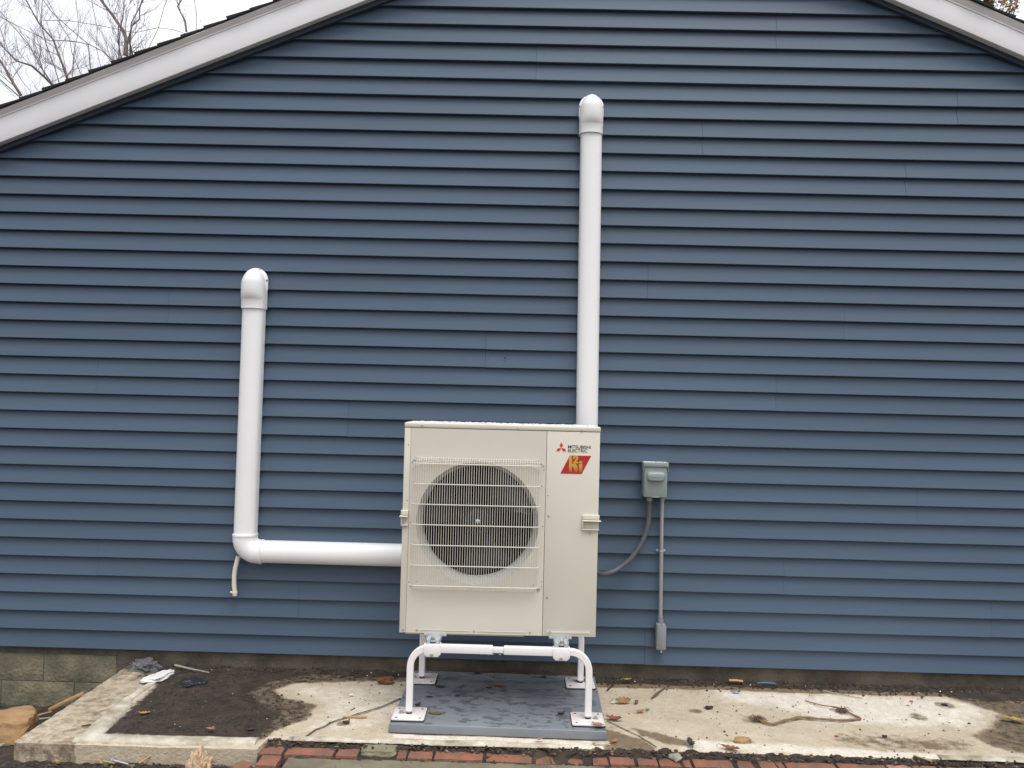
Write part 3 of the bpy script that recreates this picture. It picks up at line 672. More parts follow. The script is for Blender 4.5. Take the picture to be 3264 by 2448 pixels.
for fy, nm in ((-.735, 'front'), (-.212, 'rear')):
    for sx_, lx, bx_, ex in ((-1, -.490, -.387, -.104), (1, .350, .218, -.052)):
        rad = .088; path = [(lx, fy, PT+.026)]; path += [(lx, fy, PT+.026+(TZ-rad-PT-.026)*k/3) for k in (1, 2, 3)]
        for k in range(1, 11):
            a = math.pi/2*k/10; path.append((lx-sx_*rad*(1-math.cos(a)), fy, TZ-rad+rad*math.sin(a)))
        path += [(ex, fy, TZ)]
        inSt(sq_sweep(path, TH-.001, 0)).build('leg', M['stand'], st, smooth=35)
        # outer sleeve over the bar
        xa, xb = sorted((bx_-sx_*.038, ex)); inSt(MB().box(xa, xb, fy-TH-.0015, fy+TH+.0015, TZ-TH-.0015, TZ+TH+.0015)).build('sleeve', M['stand'], st, bevel=.003)
        # saddle bracket with chamfered lower corners
        poly = [(bx_-.0395, TZ+.0195), (bx_+.0395, TZ+.0195), (bx_+.0395, TZ-.023), (bx_+.026, TZ-.036), (bx_-.026, TZ-.036), (bx_-.0395, TZ-.023)]
        br_ = inSt(MB().prism(poly, fy-TH-.0055, fy-TH-.0020)).build('saddle_bracket', M['stand'], st, bevel=.0008)
        inSt(MB().prism(poly, fy+TH+.0020, fy+TH+.0055)).build('saddle_bracket', M['stand'], st, bevel=.0008)
        inSt(MB().box(bx_-.0395, bx_+.0395, fy-TH-.0020, fy+TH+.0020, TZ+.0185, TZ+.0215)).build('saddle_bracket', M['stand'], st, bevel=.0008)
        inSt(MB().cyl((bx_-.002, fy-TH-.0055, TZ-.027), (0, -1, 0), .0085, .007, 6)).build('bolt', M['steel'], st, smooth=30)
        inSt(MB().cyl((bx_-.002, fy-TH-.0125, TZ-.027), (0, -1, 0), .0045, .006, 8)).build('bolt', M['steel'], st, smooth=30)
        # base plate on a rubber sheet, levelling bolt, spare bolt and four holes
        px_ = lx+(.002 if sx_ < 0 else -.002); py_ = fy
        inSt(MB().box(px_-.077, px_+.077, py_-.083, py_+.083, PT+.0002, PT+.006)).build('rubber_sheet', M['rubber'], st, bevel=.002)
        def rrect(x0, x1, y0, y1, z0, z1, r_):
            mb = MB(); P_ = []
            for cx, cy, a0 in ((x1-r_, y1-r_, 0), (x0+r_, y1-r_, 90), (x0+r_, y0+r_, 180), (x1-r_, y0+r_, 270)):
                P_ += [(cx+r_*math.cos(R(a0+15*k)), cy+r_*math.sin(R(a0+15*k))) for k in range(7)]
            return mb.loft([[(a, b, z0) for a, b in P_], [(a, b, z1) for a, b in P_]])
        inSt(rrect(px_-.0755, px_+.0755, py_-.082, py_+.082, PT+.0065, PT+.0125, .012)).build('base_plate', M['plate'], st, bevel=.001)
        for hx, hy in ((-.055, -.06), (.055, -.06), (-.055, .06), (.055, .06)):
            inSt(MB().cyl((px_+hx, py_+hy, PT+.0122), (0, 0, 1), .0058, .0008, 12)).build('plate_hole', M['hole'], st)
        inSt(MB().cyl((lx, fy, PT+.0128), (0, 0, 1), .0135, .004, 14)).build('washer', M['rubber'], st)
        inSt(MB().cyl((lx, fy, PT+.0168), (0, 0, 1), .010, .006, 6)).build('levelling_bolt', M['steel'], st, smooth=30)
        inSt(MB().cyl((lx, fy, PT+.0228), (0, 0, 1), .0075, .010, 10)).build('levelling_bolt', M['stand'], st, smooth=30)
        ox = lx+(-.037 if sx_ < 0 else .036)
        inSt(MB().cyl((ox, fy-.002, PT+.0126), (0, 0, 1), .0125, .002, 14)).build('washer', M['steel'], st, smooth=30)
        inSt(MB().cyl((ox, fy-.002, PT+.0146), (0, 0, 1), .0085, .007, 6)).build('plate_bolt', M['steel'], st, smooth=30)
        for k in (0, 1): inSt(MB().cyl((ex-sx_*(.018+.035*k)*(-1 if False else 1)*1.0 if sx_ > 0 else ex-.018-.035*k, fy-.002, TZ-TH-.0015), (0, 0, -1), .006, .005, 8)).build('clamp_screw', M['steel'], st, smooth=30) if fy < -.5 else None
    inSt(MB().box(-.12, -.036, fy-.0125, fy+.0125, TZ-.0125, TZ+.0125)).build('slide_bar', M['stand'], st, bevel=.002)
for bx_ in (-.387, .218):                 # galvanised rails from front to rear, with the bolted rubber mounts
    inSt(MB().box(bx_-.033, bx_+.033, -.748, -.20, TZ+.0220, TZ+.0245)).build('rail', M['galv'], st)
    for s_ in (-1, 1):
        inSt(MB().box(bx_+s_*.033-.0015, bx_+s_*.033+.0015, -.742, -.20, TZ+.0250, TZ+.044)).build('rail', M['galv'], st)
    inSt(MB().box(bx_-.030, bx_-.013, -.7405, -.66, TZ+.0250, TZ+.042)).build('rail_lip', M['galv'], st, bevel=.001)
    inSt(MB().box(bx_+.013, bx_+.030, -.7405, -.66, TZ+.0250, TZ+.042)).build('rail_lip', M['galv'], st, bevel=.001)
    inSt(MB().cyl((bx_, -.735, TZ+.0250), (0, 0, 1), .013, .006, 14)).build('mount_rubber', M['rubber'], st, smooth=30)
    inSt(MB().cyl((bx_, -.735, TZ+.0312), (0, 0, 1), .0135, .005, 14)).build('mount_bolt', M['galv'], st, smooth=30)
    inSt(MB().cyl((bx_, -.735, TZ+.0364), (0, 0, 1), .0095, .013, 6)).build('mount_bolt', M['steel'], st, smooth=30)

# ------------------------------------------------ heat pump (local frame: x along the front, y to the rear, z up)
AW, AH, AD = .95, 1.015, .33
hp = empty('heat_pump', (-.5611, -.6317, .4069), .0155, 'cream outdoor heat pump with round fan guard standing on white stand', 'heat pump')
c = M['cream']
def uvc(X, Y): return ((X-210+.02207*(Y-240))*.000642, 1.015-(Y-240-.01486*(X-210))*.000647)
SEAM, STRIP, LIDZ = .691, .0315, .9900
# side, back and base shells
MB().box(0, STRIP-.0012, .0, .004, .0, LIDZ-.0015).build('corner_panel', c, hp, bevel=.0015)
MB().box(.0, .004, .0045, AD, .0, LIDZ-.0015).build('side_panel', c, hp, bevel=.001)
MB().box(AW-.004, AW, .0065, AD, .0, LIDZ-.0015).build('side_panel', c, hp, bevel=.001)
MB().box(.0045, AW-.0045, AD-.03, AD-.002, .004, LIDZ-.004).build('coil', M['coil'], hp)
MB().box(.0045, AW-.0045, .010, AD-.031, -.0, .003).build('base_pan', c, hp)
tapered(MB(), .03, .60, .02, .30, -.0005, -.011, -.004).build('drain_tray', c, hp, bevel=.002)
for fx in (-.387+.5611, .218+.5611):
    MB().box(fx-.055, fx+.055, -.004, .34, -.0135, -.0008).build('mounting_foot', M['galv'], hp, bevel=.002)
    MB().box(fx-.012, fx+.012, -.070, -.0045, -.0135, -.0095).build('mounting_foot', M['galv'], hp, bevel=.001)
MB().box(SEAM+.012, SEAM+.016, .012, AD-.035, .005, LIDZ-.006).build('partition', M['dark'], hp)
MB().box(.0055, .0075, .012, AD-.035, .005, LIDZ-.006).build('inner_shade_sheet', M['dark'], hp)  # added black sheet: paints the casing's inner shade over the cream side
# lid with turned-down rim
MB().box(-.002, AW+.002, -.002, AD+.002, LIDZ, AH).build('lid', c, hp, bevel=.006, seg=3)
drops = MB(); rd = random.Random(3)
ico = [(0, 0, 1)]+[(math.cos(a)*.75, math.sin(a)*.75, .62) for a in [k*math.pi*2/6 for k in range(6)]]+[(math.cos(a), math.sin(a), 0) for a in [k*math.pi*2/6 for k in range(6)]]
icf = [(0, 1+k, 1+(k+1) % 6) for k in range(6)]+[(1+k, 7+k, 7+(k+1) % 6, 1+(k+1) % 6) for k in range(6)]
for _ in range(900):
    x, y, r_ = rd.uniform(.01, AW-.01), rd.uniform(.012, AD-.01), rd.choice((.002, .003, .003, .004, .006))
    drops.add([(x+a*r_*1.3, y+b*r_, AH-.0002+h*r_*.55) for a, b, h in ico], icf)
d_ = drops.build('water_beads', M['water'], hp, smooth=80); d_['kind'] = 'stuff'
# fan panel with round opening
FC = (.3636, .535); RO, RT = .297, .274
def holed_panel(x0, x1, z0, z1, y0, y1, cx, cz, r, name, m):
    n = 96; mb = MB(); ci = []; ro = []
    for k in range(n):
        a = 2*math.pi*k/n; ux, uz = math.cos(a), math.sin(a)
        t = min([(x1-cx)/ux if ux > 1e-9 else 1e9, (x0-cx)/ux if ux < -1e-9 else 1e9, (z1-cz)/uz if uz > 1e-9 else 1e9, (z0-cz)/uz if uz < -1e-9 else 1e9])
        ci.append((cx+ux*r, cz+uz*r)); ro.append((cx+ux*t, cz+uz*t))
    for q in ((x0, z0), (x1, z0), (x1, z1), (x0, z1)):     # snap nearest rim points to the corners
        i = min(range(n), key=lambda k: math.dist(ro[k], q)); ro[i] = q
    rings = [[(x, y0, z) for x, z in ci], [(x, y0, z) for x, z in ro], [(x, y1, z) for x, z in ro], [(x, y1, z) for x, z in ci]]
    mb.loft(rings+[rings[0]], cap=False); return mb.build(name, m, hp, smooth=35)
holed_panel(STRIP, SEAM-.0012, .0, LIDZ-.0015, .0, .004, FC[0], FC[1], RO, 'fan_panel', c)
rings = []
for k in range(9):
    a = math.pi/2*k/8; rings.append([(FC[0]+math.cos(q)*(RT+(RO-RT)*(1-k/8)**1.5), .0005+.075*k/8, FC[1]+math.sin(q)*(RT+(RO-RT)*(1-k/8)**1.5)) for q in [2*math.pi*j/72 for j in range(72)]])
rings.append([(p[0], .12, p[2]) for p in rings[-1]])
MB().loft(rings, cap=False).build('bellmouth', M['bell'], hp, smooth=60)
MB().box(SEAM+.0008, AW-.0006, -.0, .006, .0, LIDZ-.0015).build('service_panel', c, hp, bevel=.0018)
# fan
fan = empty('fan', (FC[0], .12, FC[1])); fan.parent = hp
MB().tube([(0, -.045, 0), (0, -.04, 0), (0, -.02, 0), (0, .06, 0)], [.045, .062, .07, .07], 28).build('hub', M['fan'], fan, smooth=40)
MB().tube([(0, -.062, 0), (0, -.060, 0), (0, -.052, 0), (0, -.0455, 0)], [.006, .011, .012, .012], 12).build('hub_nut', M['bright'], fan, smooth=50)
for b_ in range(3):
    a0 = R(25+120*b_); rings = []
    for i in range(10):
        r_ = .064+(.262-.064)*i/9; sweep = R(62)*(.55+.45*i/9); lead = R(-18)*(i/9)**1.5
        rings.append([(r_*math.cos(a0+lead+sweep*t), -.045+.095*t+.012*math.sin(t*3.1)-.01*(i/9), r_*math.sin(a0+lead+sweep*t)) for t in [k/10 for k in range(11)]])
    rings2 = rings+[[(p[0], p[1]+.003, p[2]) for p in r_] for r_ in rings[::-1]]
    MB().loft(rings2+[rings2[0]], close=False, cap=False).build('blade', M['fan'], fan, smooth=50)
for xx in (.30, .42): MB().box(xx, xx+.022, .205, .225, .02, .96).build('motor_bracket', M['fan'], hp, bevel=.002)
# wire guard
guard = empty('fan_guard', (0, 0, 0)); guard.parent = hp
GX0, GX1, GT, GB, GY = .047, .664, .8205, .2365, -.046
nW = 53
vw = MB().tube([(0, -.001, GT+.026), (0, -.012, GT+.0265), (0, -.030, GT+.019), (0, GY+.004, GT+.004), (0, GY, GT-.004), (0, GY, .6), (0, GY, .4), (0, GY, GB+.003), (0, GY+.006, GB-.012), (0, -.028, GB-.020), (0, -.001, GB-.022)], .0013, 5)
w0 = vw.build('wire', M['cream_light'], guard, smooth=60)
for i in range(nW):
    x = GX0+.006+(GX1-GX0-.012)*i/(nW-1)
    o = w0 if i == 0 else w0.copy()
    if i: COL.objects.link(o); o.parent = guard
    e = min(i, nW-1-i)
    o.location = (x, .0 if e > 3 else .004*(4-e)**1.45, 0); 
    if e <= 3: o.scale = (1, 1-.03*(4-e), 1)
def hbar(z, y, r_, xa=GX0, xb=GX1, back=.030):
    MB().tube([(xa-.001, y+back, z), (xa+.002, y+back*.55, z), (xa+.012, y+.006, z), (xa+.03, y, z), ((xa+xb)/2, y, z), (xb-.03, y, z), (xb-.012, y+.006, z), (xb-.002, y+back*.55, z), (xb+.001, y+back, z)], r_, 6).build('wire', M['cream_light'], guard, smooth=60)
for k in range(7): hbar(GT+(GB-GT)*k/6, GY-.0030, .0027 if k not in (0, 6) else .0032)
hbar(GT+.0255, -.012, .0016, GX0+.012, GX1-.012, .011)
hbar(GT+.016, -.033, .0016, GX0+.012, GX1-.012, .02)
hbar(GB-.0205, -.022, .0020, GX0+.01, GX1-.02, .018)
MB().tube([(GX0+.002, -.006, GT-.020), (GX0+.03, -.016, GT-.008), (GX0+.075, -.028, GT+.008), (GX1-.075, -.028, GT+.008), (GX1-.03, -.016, GT-.008), (GX1-.002, -.006, GT-.020)], .0024, 6).build('wire', M['cream_light'], guard, smooth=60)
# embossed ribs along the foot of the panels
for xa, xb, zz, hh in ((.10, .343, .013, .0035), (.375, .614, .013, .0035), (.712, .922, .0135, .012)):
    MB().box(xa, xb, -.0028, -.0003, zz, zz+hh).build('rib', c, hp, bevel=.0012)
MB().box(.712, .922, -.0016, -.0002, .0275, .0300).build('rib', c, hp, bevel=.0006)
# screws
scr = MB().cyl((0, 0, 0), (0, -1, 0), .0052, .0022, 12, .0042).build('screw', M['steel'], hp, smooth=30); first = True
def screw(u, v, s=1., y=-.0006):
    global first
    o = scr if first else scr.copy()
    if not first: COL.objects.link(o); o.parent = hp
    first = False; o.location = (u, y, v); o.scale = (s, s, s)
for X, Y, y in ((340, 264, -.0025), (1065, 280, -.0025), (1550, 290, -.0025), (1297, 934, -.0005), (1287, 1540, -.0005)): screw(*uvc(X, Y), y=y)
for X, Y in ((283, 528), (1240, 549), (265, 1455), (1222, 1480)): screw(*uvc(X, Y), 1.5, y=-.001)
for u, v_ in ((.018, .012), (.085, .013), (.360, .013), (.632, .013)): screw(u, v_, 1.)
screw(.727, .020, 1., -.003)
dot = MB().cyl((0, 0, 0), (0, -1, 0), .0024, .0006, 8).build('pin_hole', M['hole'], hp)
for i, (X, Y) in enumerate(((237, 410), (230, 826), (247, 1434), (256, 988), (1253, 1009), (1260, 563), (1260, 590), (1247, 1424), (1247, 1458), (308, 1427), (1184, 1447), (265, 541), (1291, 778), (275, 690), (1246, 708))):
    o = dot if i == 0 else dot.copy()
    if i: COL.objects.link(o); o.parent = hp
    u, v_ = uvc(X, Y); o.location = (u, -.0003, v_)
# handles
def handle(side):
    h = empty('handle', (AW-.079 if side > 0 else -.004, 0, .548)); h.parent = hp
    W_ = .083 if side > 0 else .034
    MB().box(0, W_, -.014, .0, .018, .042).build('handle_cap', c, h, bevel=.004, seg=3)
    MB().box(.003, W_-.002, -.0015, -.0004, -.026, .0175).build('handle_back', M['cream'], h)
    MB().box(0, .006, -.014, -.0004, -.026, .0175).build('handle_rim', c, h, bevel=.001)
    MB().box(.004 if side > 0 else -.008, W_+(.007 if side > 0 else -.001), -.032, -.0025, .011, .0165).build('handle_grip', c, h, bevel=.0025, seg=3)
    MB().box(0, W_-.001, -.014, -.0004, -.034, -.0262).build('handle_lip', c, h, bevel=.003, seg=3)
    if side > 0:
        MB().prism([(.012, -.0345), (.068, -.0345), (.046, -.052), (.042, -.055), (.036, -.055), (.032, -.052)], -.003, -.0004).build('handle_tab', c, h, bevel=.0008)
        MB().cyl((.039, -.003, -.044), (0, -1, 0), .0058, .003, 12, .005).build('handle_screw', M['steel'], h, smooth=30)
    else:
        MB().box(-.008, -.0005, -.006, .06, .011, .0165).build('handle_grip', c, h, bevel=.0025)
        MB().box(-.004, -.0005, -.003, .06, -.034, .042).build('handle_side', c, h, bevel=.002)
handle(1); handle(-1)
# printed marks
def uvl(x, y): return (.691+(x-185)*.0001835+.022*(y-150)*.0001835, .99-(y-150-(x-185)*.0149)*.0001835)
badge = empty('maker_mark', (0, 0, 0)); badge.parent = hp
def flat(name, pts, m, y=-.0008, par=badge):
    P_ = pts; return MB().prism(P_, y-.0003, y).build(name, m, par)
ce = uvl(560, 604)
a_ = .0283
for ang in (90, 210, 330):
    d1 = (math.cos(R(ang)), math.sin(R(ang))); half = .0155
    l_ = (math.cos(R(ang+30)), math.sin(R(ang+30))); r2_ = (math.cos(R(ang-30)), math.sin(R(ang-30))); s_ = .0166
    flat('emblem_diamond', [ce, (ce[0]+r2_[0]*s_, ce[1]+r2_[1]*s_), (ce[0]+d1[0]*s_*1.732, ce[1]+d1[1]*s_*1.732), (ce[0]+l_[0]*s_, ce[1]+l_[1]*s_)], M['red'])
dg = None
def text(body, x, z, w, h, m, name, off=.0):
    cu = bpy.data.curves.new('t', 'FONT'); cu.body = body; cu.size = 1; cu.resolution_u = 4; cu.offset = off; cu.space_character = .94
    to = bpy.data.objects.new('t', cu); COL.objects.link(to)
    bpy.context.view_layer.update(); d = bpy.context.evaluated_depsgraph_get()
    me = bpy.data.meshes.new_from_object(to.evaluated_get(d)); bpy.data.objects.remove(to); bpy.data.curves.remove(cu)
    xs2 = [q.co.x for q in me.vertices]; ys2 = [q.co.y for q in me.vertices]; sx2 = w/(max(xs2)-min(xs2)); sy2 = h/(max(ys2)-min(ys2)); x0 = min(xs2); y0 = min(ys2)
    for q in me.vertices: q.co = Vector((x+(q.co.x-x0)*sx2, -.0011, z+(q.co.y-y0)*sy2))
    me.materials.clear(); me.materials.append(m); me.name = name
    o = bpy.data.objects.new(name, me); COL.objects.link(o); o.parent = badge; return o
p = uvl(738, 605); text('MITSUBISHI', p[0], p[1], .110, .0158, M['ink'], 'lettering', .010)
p = uvl(738, 704); text('ELECTRIC', p[0], p[1], .0945, .0155, M['ink'], 'lettering', .010)
flat('badge_field', [uvl(535, 1270), uvl(1100, 1280), uvl(1355, 798), uvl(790, 790)], M['redbadge'])
def gold(pts): flat('badge_letter', [uvl(*q) for q in pts], M['gold'], y=-.0012)
gold([(765, 1240), (845, 1240), (845, 1090), (862, 1078), (880, 1090), (920, 1240), (992, 1240), (992, 1110), (975, 1050), (935, 1012), (880, 1005), (845, 1030), (838, 800), (792, 800), (765, 850)])
gold([(1030, 1240), (1115, 1240), (1115, 1012), (1030, 1012)]); gold([(1030, 995), (1115, 995), (1115, 942), (1030, 942)])
gold([(872, 1000), (1010, 1000), (1010, 958), (950, 950), (1000, 900), (1012, 850), (990, 805), (945, 792), (900, 800), (872, 835), (868, 880), (915, 882), (920, 850), (940, 838), (955, 855), (945, 890), (880, 965)])

# ------------------------------------------------ line-set covers
def dprof(w, d, n=16):
    # flat against the wall, straight flanks, rounded front: (across, outwards)
    fl = d*.42; P_ = [(-w/2, 0), (-w/2, fl)]
    P_ += [(-w/2*math.cos(math.pi*k/n)*1.0, fl+(d-fl)*math.sin(math.pi*k/n)**.85) for k in range(1, n)]
    return P_+[(w/2, fl), (w/2, 0)]
YB = -.0005                                # ducts lie on the siding's lips
def vduct(mb, x0, z0, x1, z1, w, d):
    return mb.loft([[(x0+a, YB-b, z0) for a, b in dprof(w, d)], [(x1+a, YB-b, z1) for a, b in dprof(w, d)]])
def wall_elbow(par, ox, oy, oz, x, z):     # z: lower rim of the collar
    mb = MB(); rings = []
    for zz, w, d in ((0, .130, .100), (.050, .131, .101), (.053, .131, .103), (.062, .131, .110)): rings.append([(x+a, YB-b, z+zz) for a, b in dprof(w, d)])
    for zz, w, d in ((.085, .130, .117), (.115, .129, .120), (.140, .128, .120)): rings.append([(x+a, YB-b, z+zz) for a, b in dprof(w, d)])
    base = dprof(.128, .120); zc = z+.140
    for k in range(1, 15):                 # round over into the wall
        t = math.pi/2*k/14; cc, s2 = math.cos(t), math.sin(t)
        ring = []
        for a, b in base:
            q = b/.128
            ring.append((x+a*(1-.06*s2)*(math.cos(t*.0)), YB-b*cc*1.0-.004*s2, zc+s2*.092*math.sqrt(max(0, 1-(a/.0642)**2))))
        rings.append(ring)
    mb.v = []; mb.loft(rings)
    mb.v = [(p[0]-ox, p[1]-oy, p[2]-oz) for p in mb.v]
    el = mb.build('wall_elbow', M['duct'], par, smooth=50)
    fl = MB(); P_ = [(-.070, .12)]+[(-.070*math.cos(math.pi*k/24), .162+.070*math.sin(math.pi*k/24)) for k in range(25)]+[(.070, .12), (.064, .075), (-.064, .075)]
    fl.prism([(x+a, z+b) for a, b in P_], YB-.024, YB); fl.v = [(p[0]-ox, p[1]-oy, p[2]-oz) for p in fl.v]
    fl.build('wall_flange', M['duct'], el, bevel=.008, seg=3)
    for a, b, yy in ((-.027, .219, -.025), (.024, .220, -.025), (-.067, .163, -.025), (.067, .163, -.025), (-.058, .036, -.062), (.058, .036, -.062)):
        s_ = MB().cyl((x+a-ox, YB+yy-oy, z+b-oz), (0, -1, 0), .0052, .003, 8).build('elbow_screw', M['duct_screw'], el)
    return el
def cover_root(lbl, loc): return empty('line_set_cover', loc, 0, lbl, 'line cover')
rc = cover_root('straight white line cover rising from behind the heat pump to a rounded wall cap', (.36, 0, 1.2))
mb = vduct(MB(), .3745, .60, .3535, 3.045, .119, .088); mb.v = [(p[0]-.36, p[1], p[2]-1.2) for p in mb.v]; mb.build('duct', M['duct'], rc, smooth=50)
wall_elbow(rc, .36, 0, 1.2, .3515, 3.031)
lc = cover_root('white L shaped line cover turning low at the left of the heat pump', (-1.51, 0, .67))
def inL(mb): mb.v = [(p[0]+1.51, p[1], p[2]-.67) for p in mb.v]; return mb
inL(vduct(MB(), -1.512, .748, -1.5035, 2.030, .119, .088)).build('duct', M['duct'], lc, smooth=50)
wall_elbow(lc, -1.51, 0, .67, -1.5035, 2.015)
inL(MB().loft([[(x, YB-b, .669-a) for a, b in dprof(.119, .088)] for x in (-1.428, -.20)])).build('duct', M['duct'], lc, smooth=50)
rings = []; cx0, cz0 = -1.512, .668; rad = .078; P_ = dprof(.126, .096)
rings.append([(cx0+a, YB-b, .765) for a, b in P_])
for k in range(0, 13):
    t = math.pi/2*k/12; ccx, ccz = cx0+rad, cz0+rad
    rings.append([(ccx-(rad-a)*math.cos(t), YB-b, ccz-(rad-a)*math.sin(t)) for a, b in P_])
rings.append([(-1.411, YB-b, cz0-(-a)*(-1) if False else cz0+a) for a, b in P_])
ce_ = inL(MB().loft(rings)).build('corner_elbow', M['duct'], lc, smooth=50)
inL(MB().loft([[(cx0+a, YB-b, zz) for a, b in dprof(.130, .099)] for zz in (.756, .762, .766)])).build('elbow_rim', M['duct'], ce_, smooth=50)
inL(MB().loft([[(xx, YB-b, cz0+a) for a, b in dprof(.130, .099)] for xx in (-1.424, -1.418, -1.412)])).build('elbow_rim', M['duct'], ce_, smooth=50)
inL(MB().cyl((-1.452, -.062, .735), (0, -1, 0), .004, .003, 8)).build('elbow_screw', M['duct_screw'], ce_)

hs = empty('drain_hose', (-1.55, -.03, .62), 0, 'short cream drain tube hanging below the left line cover elbow', 'hose')
hp_pts = [(-1.545, -.035, .640), (-1.551, -.036, .612), (-1.559, -.036, .575), (-1.5635, -.036, .530), (-1.563, -.036, .490), (-1.559, -.036, .455), (-1.556, -.036, .424)]
mb = MB().tube(hp_pts, .0125, 14); mb.v = [(p[0]+1.55, p[1]+.03, p[2]-.62) for p in mb.v]; mb.build('tube', M['hose'], hs, smooth=50)
mb = MB().cyl((-1.557, -.036, .434), (-.06, 0, 1), .0150, .011, 16); mb.v = [(p[0]+1.55, p[1]+.03, p[2]-.62) for p in mb.v]; mb.build('clamp', M['hose'], hs, smooth=40)
mb = MB().cyl((-1.571, -.036, .442), (-1, 0, 0), .006, .010, 8); mb.v = [(p[0]+1.55, p[1]+.03, p[2]-.62) for p in mb.v]; mb.build('clamp_ear', M['hose'], hs, smooth=40)

# ------------------------------------------------ electrical: disconnect, whip, conduit
bx0 = empty('disconnect_box', (.745, 0, 1.033), 0, 'small grey green electrical disconnect box with raised handle on the siding', 'electrical box')
MB().box(-.064, .064, -.086, -.001, .0, .186).build('enclosure', M['boxgrey'], bx0, bevel=.003)
MB().box(-.0605, .0605, -.092, -.0865, .001, .166).build('cover', M['boxgrey'], bx0, bevel=.002)
MB().box(-.0685, .0685, -.1005, -.0015, .1665, .190).build('hood', M['boxgrey'], bx0, bevel=.003)
for s_ in (-1, 1): MB().box(s_*.0665-.0015, s_*.0665+.0015, -.099, -.02, .142, .1662).build('hood_side', M['boxgrey'], bx0)
rings = []
for k in range(9):
    t = k/8; yy = -.0925-.022*math.sin(t*math.pi/2); sh = .012*(1-math.cos(t*math.pi/2)); P_ = []
    for cx, cz, a0 in ((.050-sh-.016, .140-sh*1.2-.016, 0), (-.050+sh+.016, .140-sh*1.2-.016, 90), (-.050+sh+.016, .090+sh*.4+.016, 180), (.050-sh-.016, .090+sh*.4+.016, 270)):
        P_ += [(cx+.016*math.cos(R(a0+22.5*j)), yy, cz+.016*math.sin(R(a0+22.5*j))) for j in range(5)]
    rings.append(P_)
MB().loft(rings).build('pull_handle', M['boxlight'], bx0, smooth=60)
for q in ([(-.016, .048), (-.010, .052), (.008, .051), (.012, .046)], [(-.006, .046), (-.008, .034), (-.010, .024)], [(.010, .045), (.008, .034), (.006, .022), (-.006, .020)], [(-.008, .034), (.004, .034)]):
    MB().tube([(a, -.0922, b) for a, b in q], .0012, 5).build('embossed_mark', M['boxlight'], bx0, smooth=60)
MB().box(-.020, .020, -.0945, -.0925, -.001, .006).build('latch_tab', M['boxlight'], bx0, bevel=.0008)
dr = MB()
for _ in range(60):
    x, y, r_ = rd.uniform(-.064, .064), rd.uniform(-.097, -.03), rd.uniform(.002, .005)
    dr.add([(x+a*r_, y+b*r_, .1898+h*r_*.6) for a, b, h in ico], icf)
dr.build('water_beads', M['water'], bx0, smooth=80, kind='stuff')
wp = empty('flexible_conduit', (.72, -.045, 1.03), 0, 'dark grey flexible conduit curving from disconnect box to the heat pump', 'conduit')
def rel(mb, o): mb.v = [(p[0]-o[0], p[1]-o[1], p[2]-o[2]) for p in mb.v]; return mb
wo = (.72, -.045, 1.03)
ctl = [(.7195, -.045, 1.012), (.7205, -.045, .945), (.711, -.046, .865), (.682, -.050, .778), (.622, -.058, .690), (.553, -.072, .636), (.498, -.10, .617), (.45, -.15, .622), (.40, -.24, .66), (.39, -.30, .70)]
def spline(P_, n=8):
    P_ = [Vector(p) for p in P_]; o = []
    for i in range(len(P_)-1):
        p0, p1, p2, p3 = P_[max(0, i-1)], P_[i], P_[i+1], P_[min(len(P_)-1, i+2)]
        for k in range(n):
            t = k/n; o.append(.5*((2*p1)+(p2-p0)*t+(2*p0-5*p1+4*p2-p3)*t*t+(3*p1-p0-3*p2+p3)*t**3))
    return o+[P_[-1]]
rel(MB().tube(spline(ctl), .0130, 14), wo).build('hose_body', M['whip'], wp, smooth=60)
rel(MB().cyl((.7195, -.045, 1.008), (0, 0, 1), .0165, .024, 16), wo).build('hose_fitting', M['boxgrey'], wp, smooth=40)
co = (.795, -.03, .19); cdt = empty('rigid_conduit', co, 0, 'straight light grey conduit running down from disconnect box to small conduit body', 'conduit')
rel(MB().tube([(.7915, -.030, 1.024), (.7965, -.030, .372)], .0108, 16), co).build('pipe', M['conduit'], cdt, smooth=60)
rel(MB().cyl((.7915, -.030, 1.012), (0, 0, 1), .0145, .020, 16), co).build('pipe_fitting', M['conduit'], cdt, smooth=40)
rel(MB().box(.768, .782, -.010, -.001, .726, .738), co).build('strap', M['galv'], cdt, bevel=.001)
rel(MB().box(.805, .819, -.010, -.001, .726, .738), co).build('strap', M['galv'], cdt, bevel=.001)
rel(MB().cyl((.7938, -.030, .727), (0, 0, 1), .0125, .010, 16), co).build('strap', M['galv'], cdt, smooth=40)
for xx in (.775, .812): rel(MB().cyl((xx, -.010, .732), (0, -1, 0), .004, .003, 8), co).build('strap_screw', M['steel'], cdt)
rel(MB().cyl((.797, -.030, .358), (0, 0, 1), .0135, .016, 16), co).build('coupling', M['lb'], cdt, smooth=40)
rel(MB().cyl((.7975, -.030, .334), (0, 0, 1), .0163, .0235, 16), co).build('coupling', M['lb'], cdt, smooth=40)
lb = rel(MB().prism([(.772, .200), (.777, .195), (.822, .195), (.826, .200), (.826, .328), (.816, .338), (.778, .338), (.772, .332)], -.058, -.001), co).build('conduit_body', M['lb'], cdt, bevel=.003)
rel(MB().prism([(.775, .204), (.780, .199), (.820, .199), (.824, .204), (.824, .326), (.814, .335), (.780, .335), (.775, .330)], -.062, -.0585), co).build('body_cover', M['lb'], lb, bevel=.001)
rel(MB().cyl((.800, -.060, .190), (0, -1, 0), .006, .004, 10), co).build('cover_screw', M['steel'], lb)
rel(MB().cyl((.800, -.060, .340), (0, -1, 0), .006, .004, 10), co).build('cover_screw', M['steel'], lb)

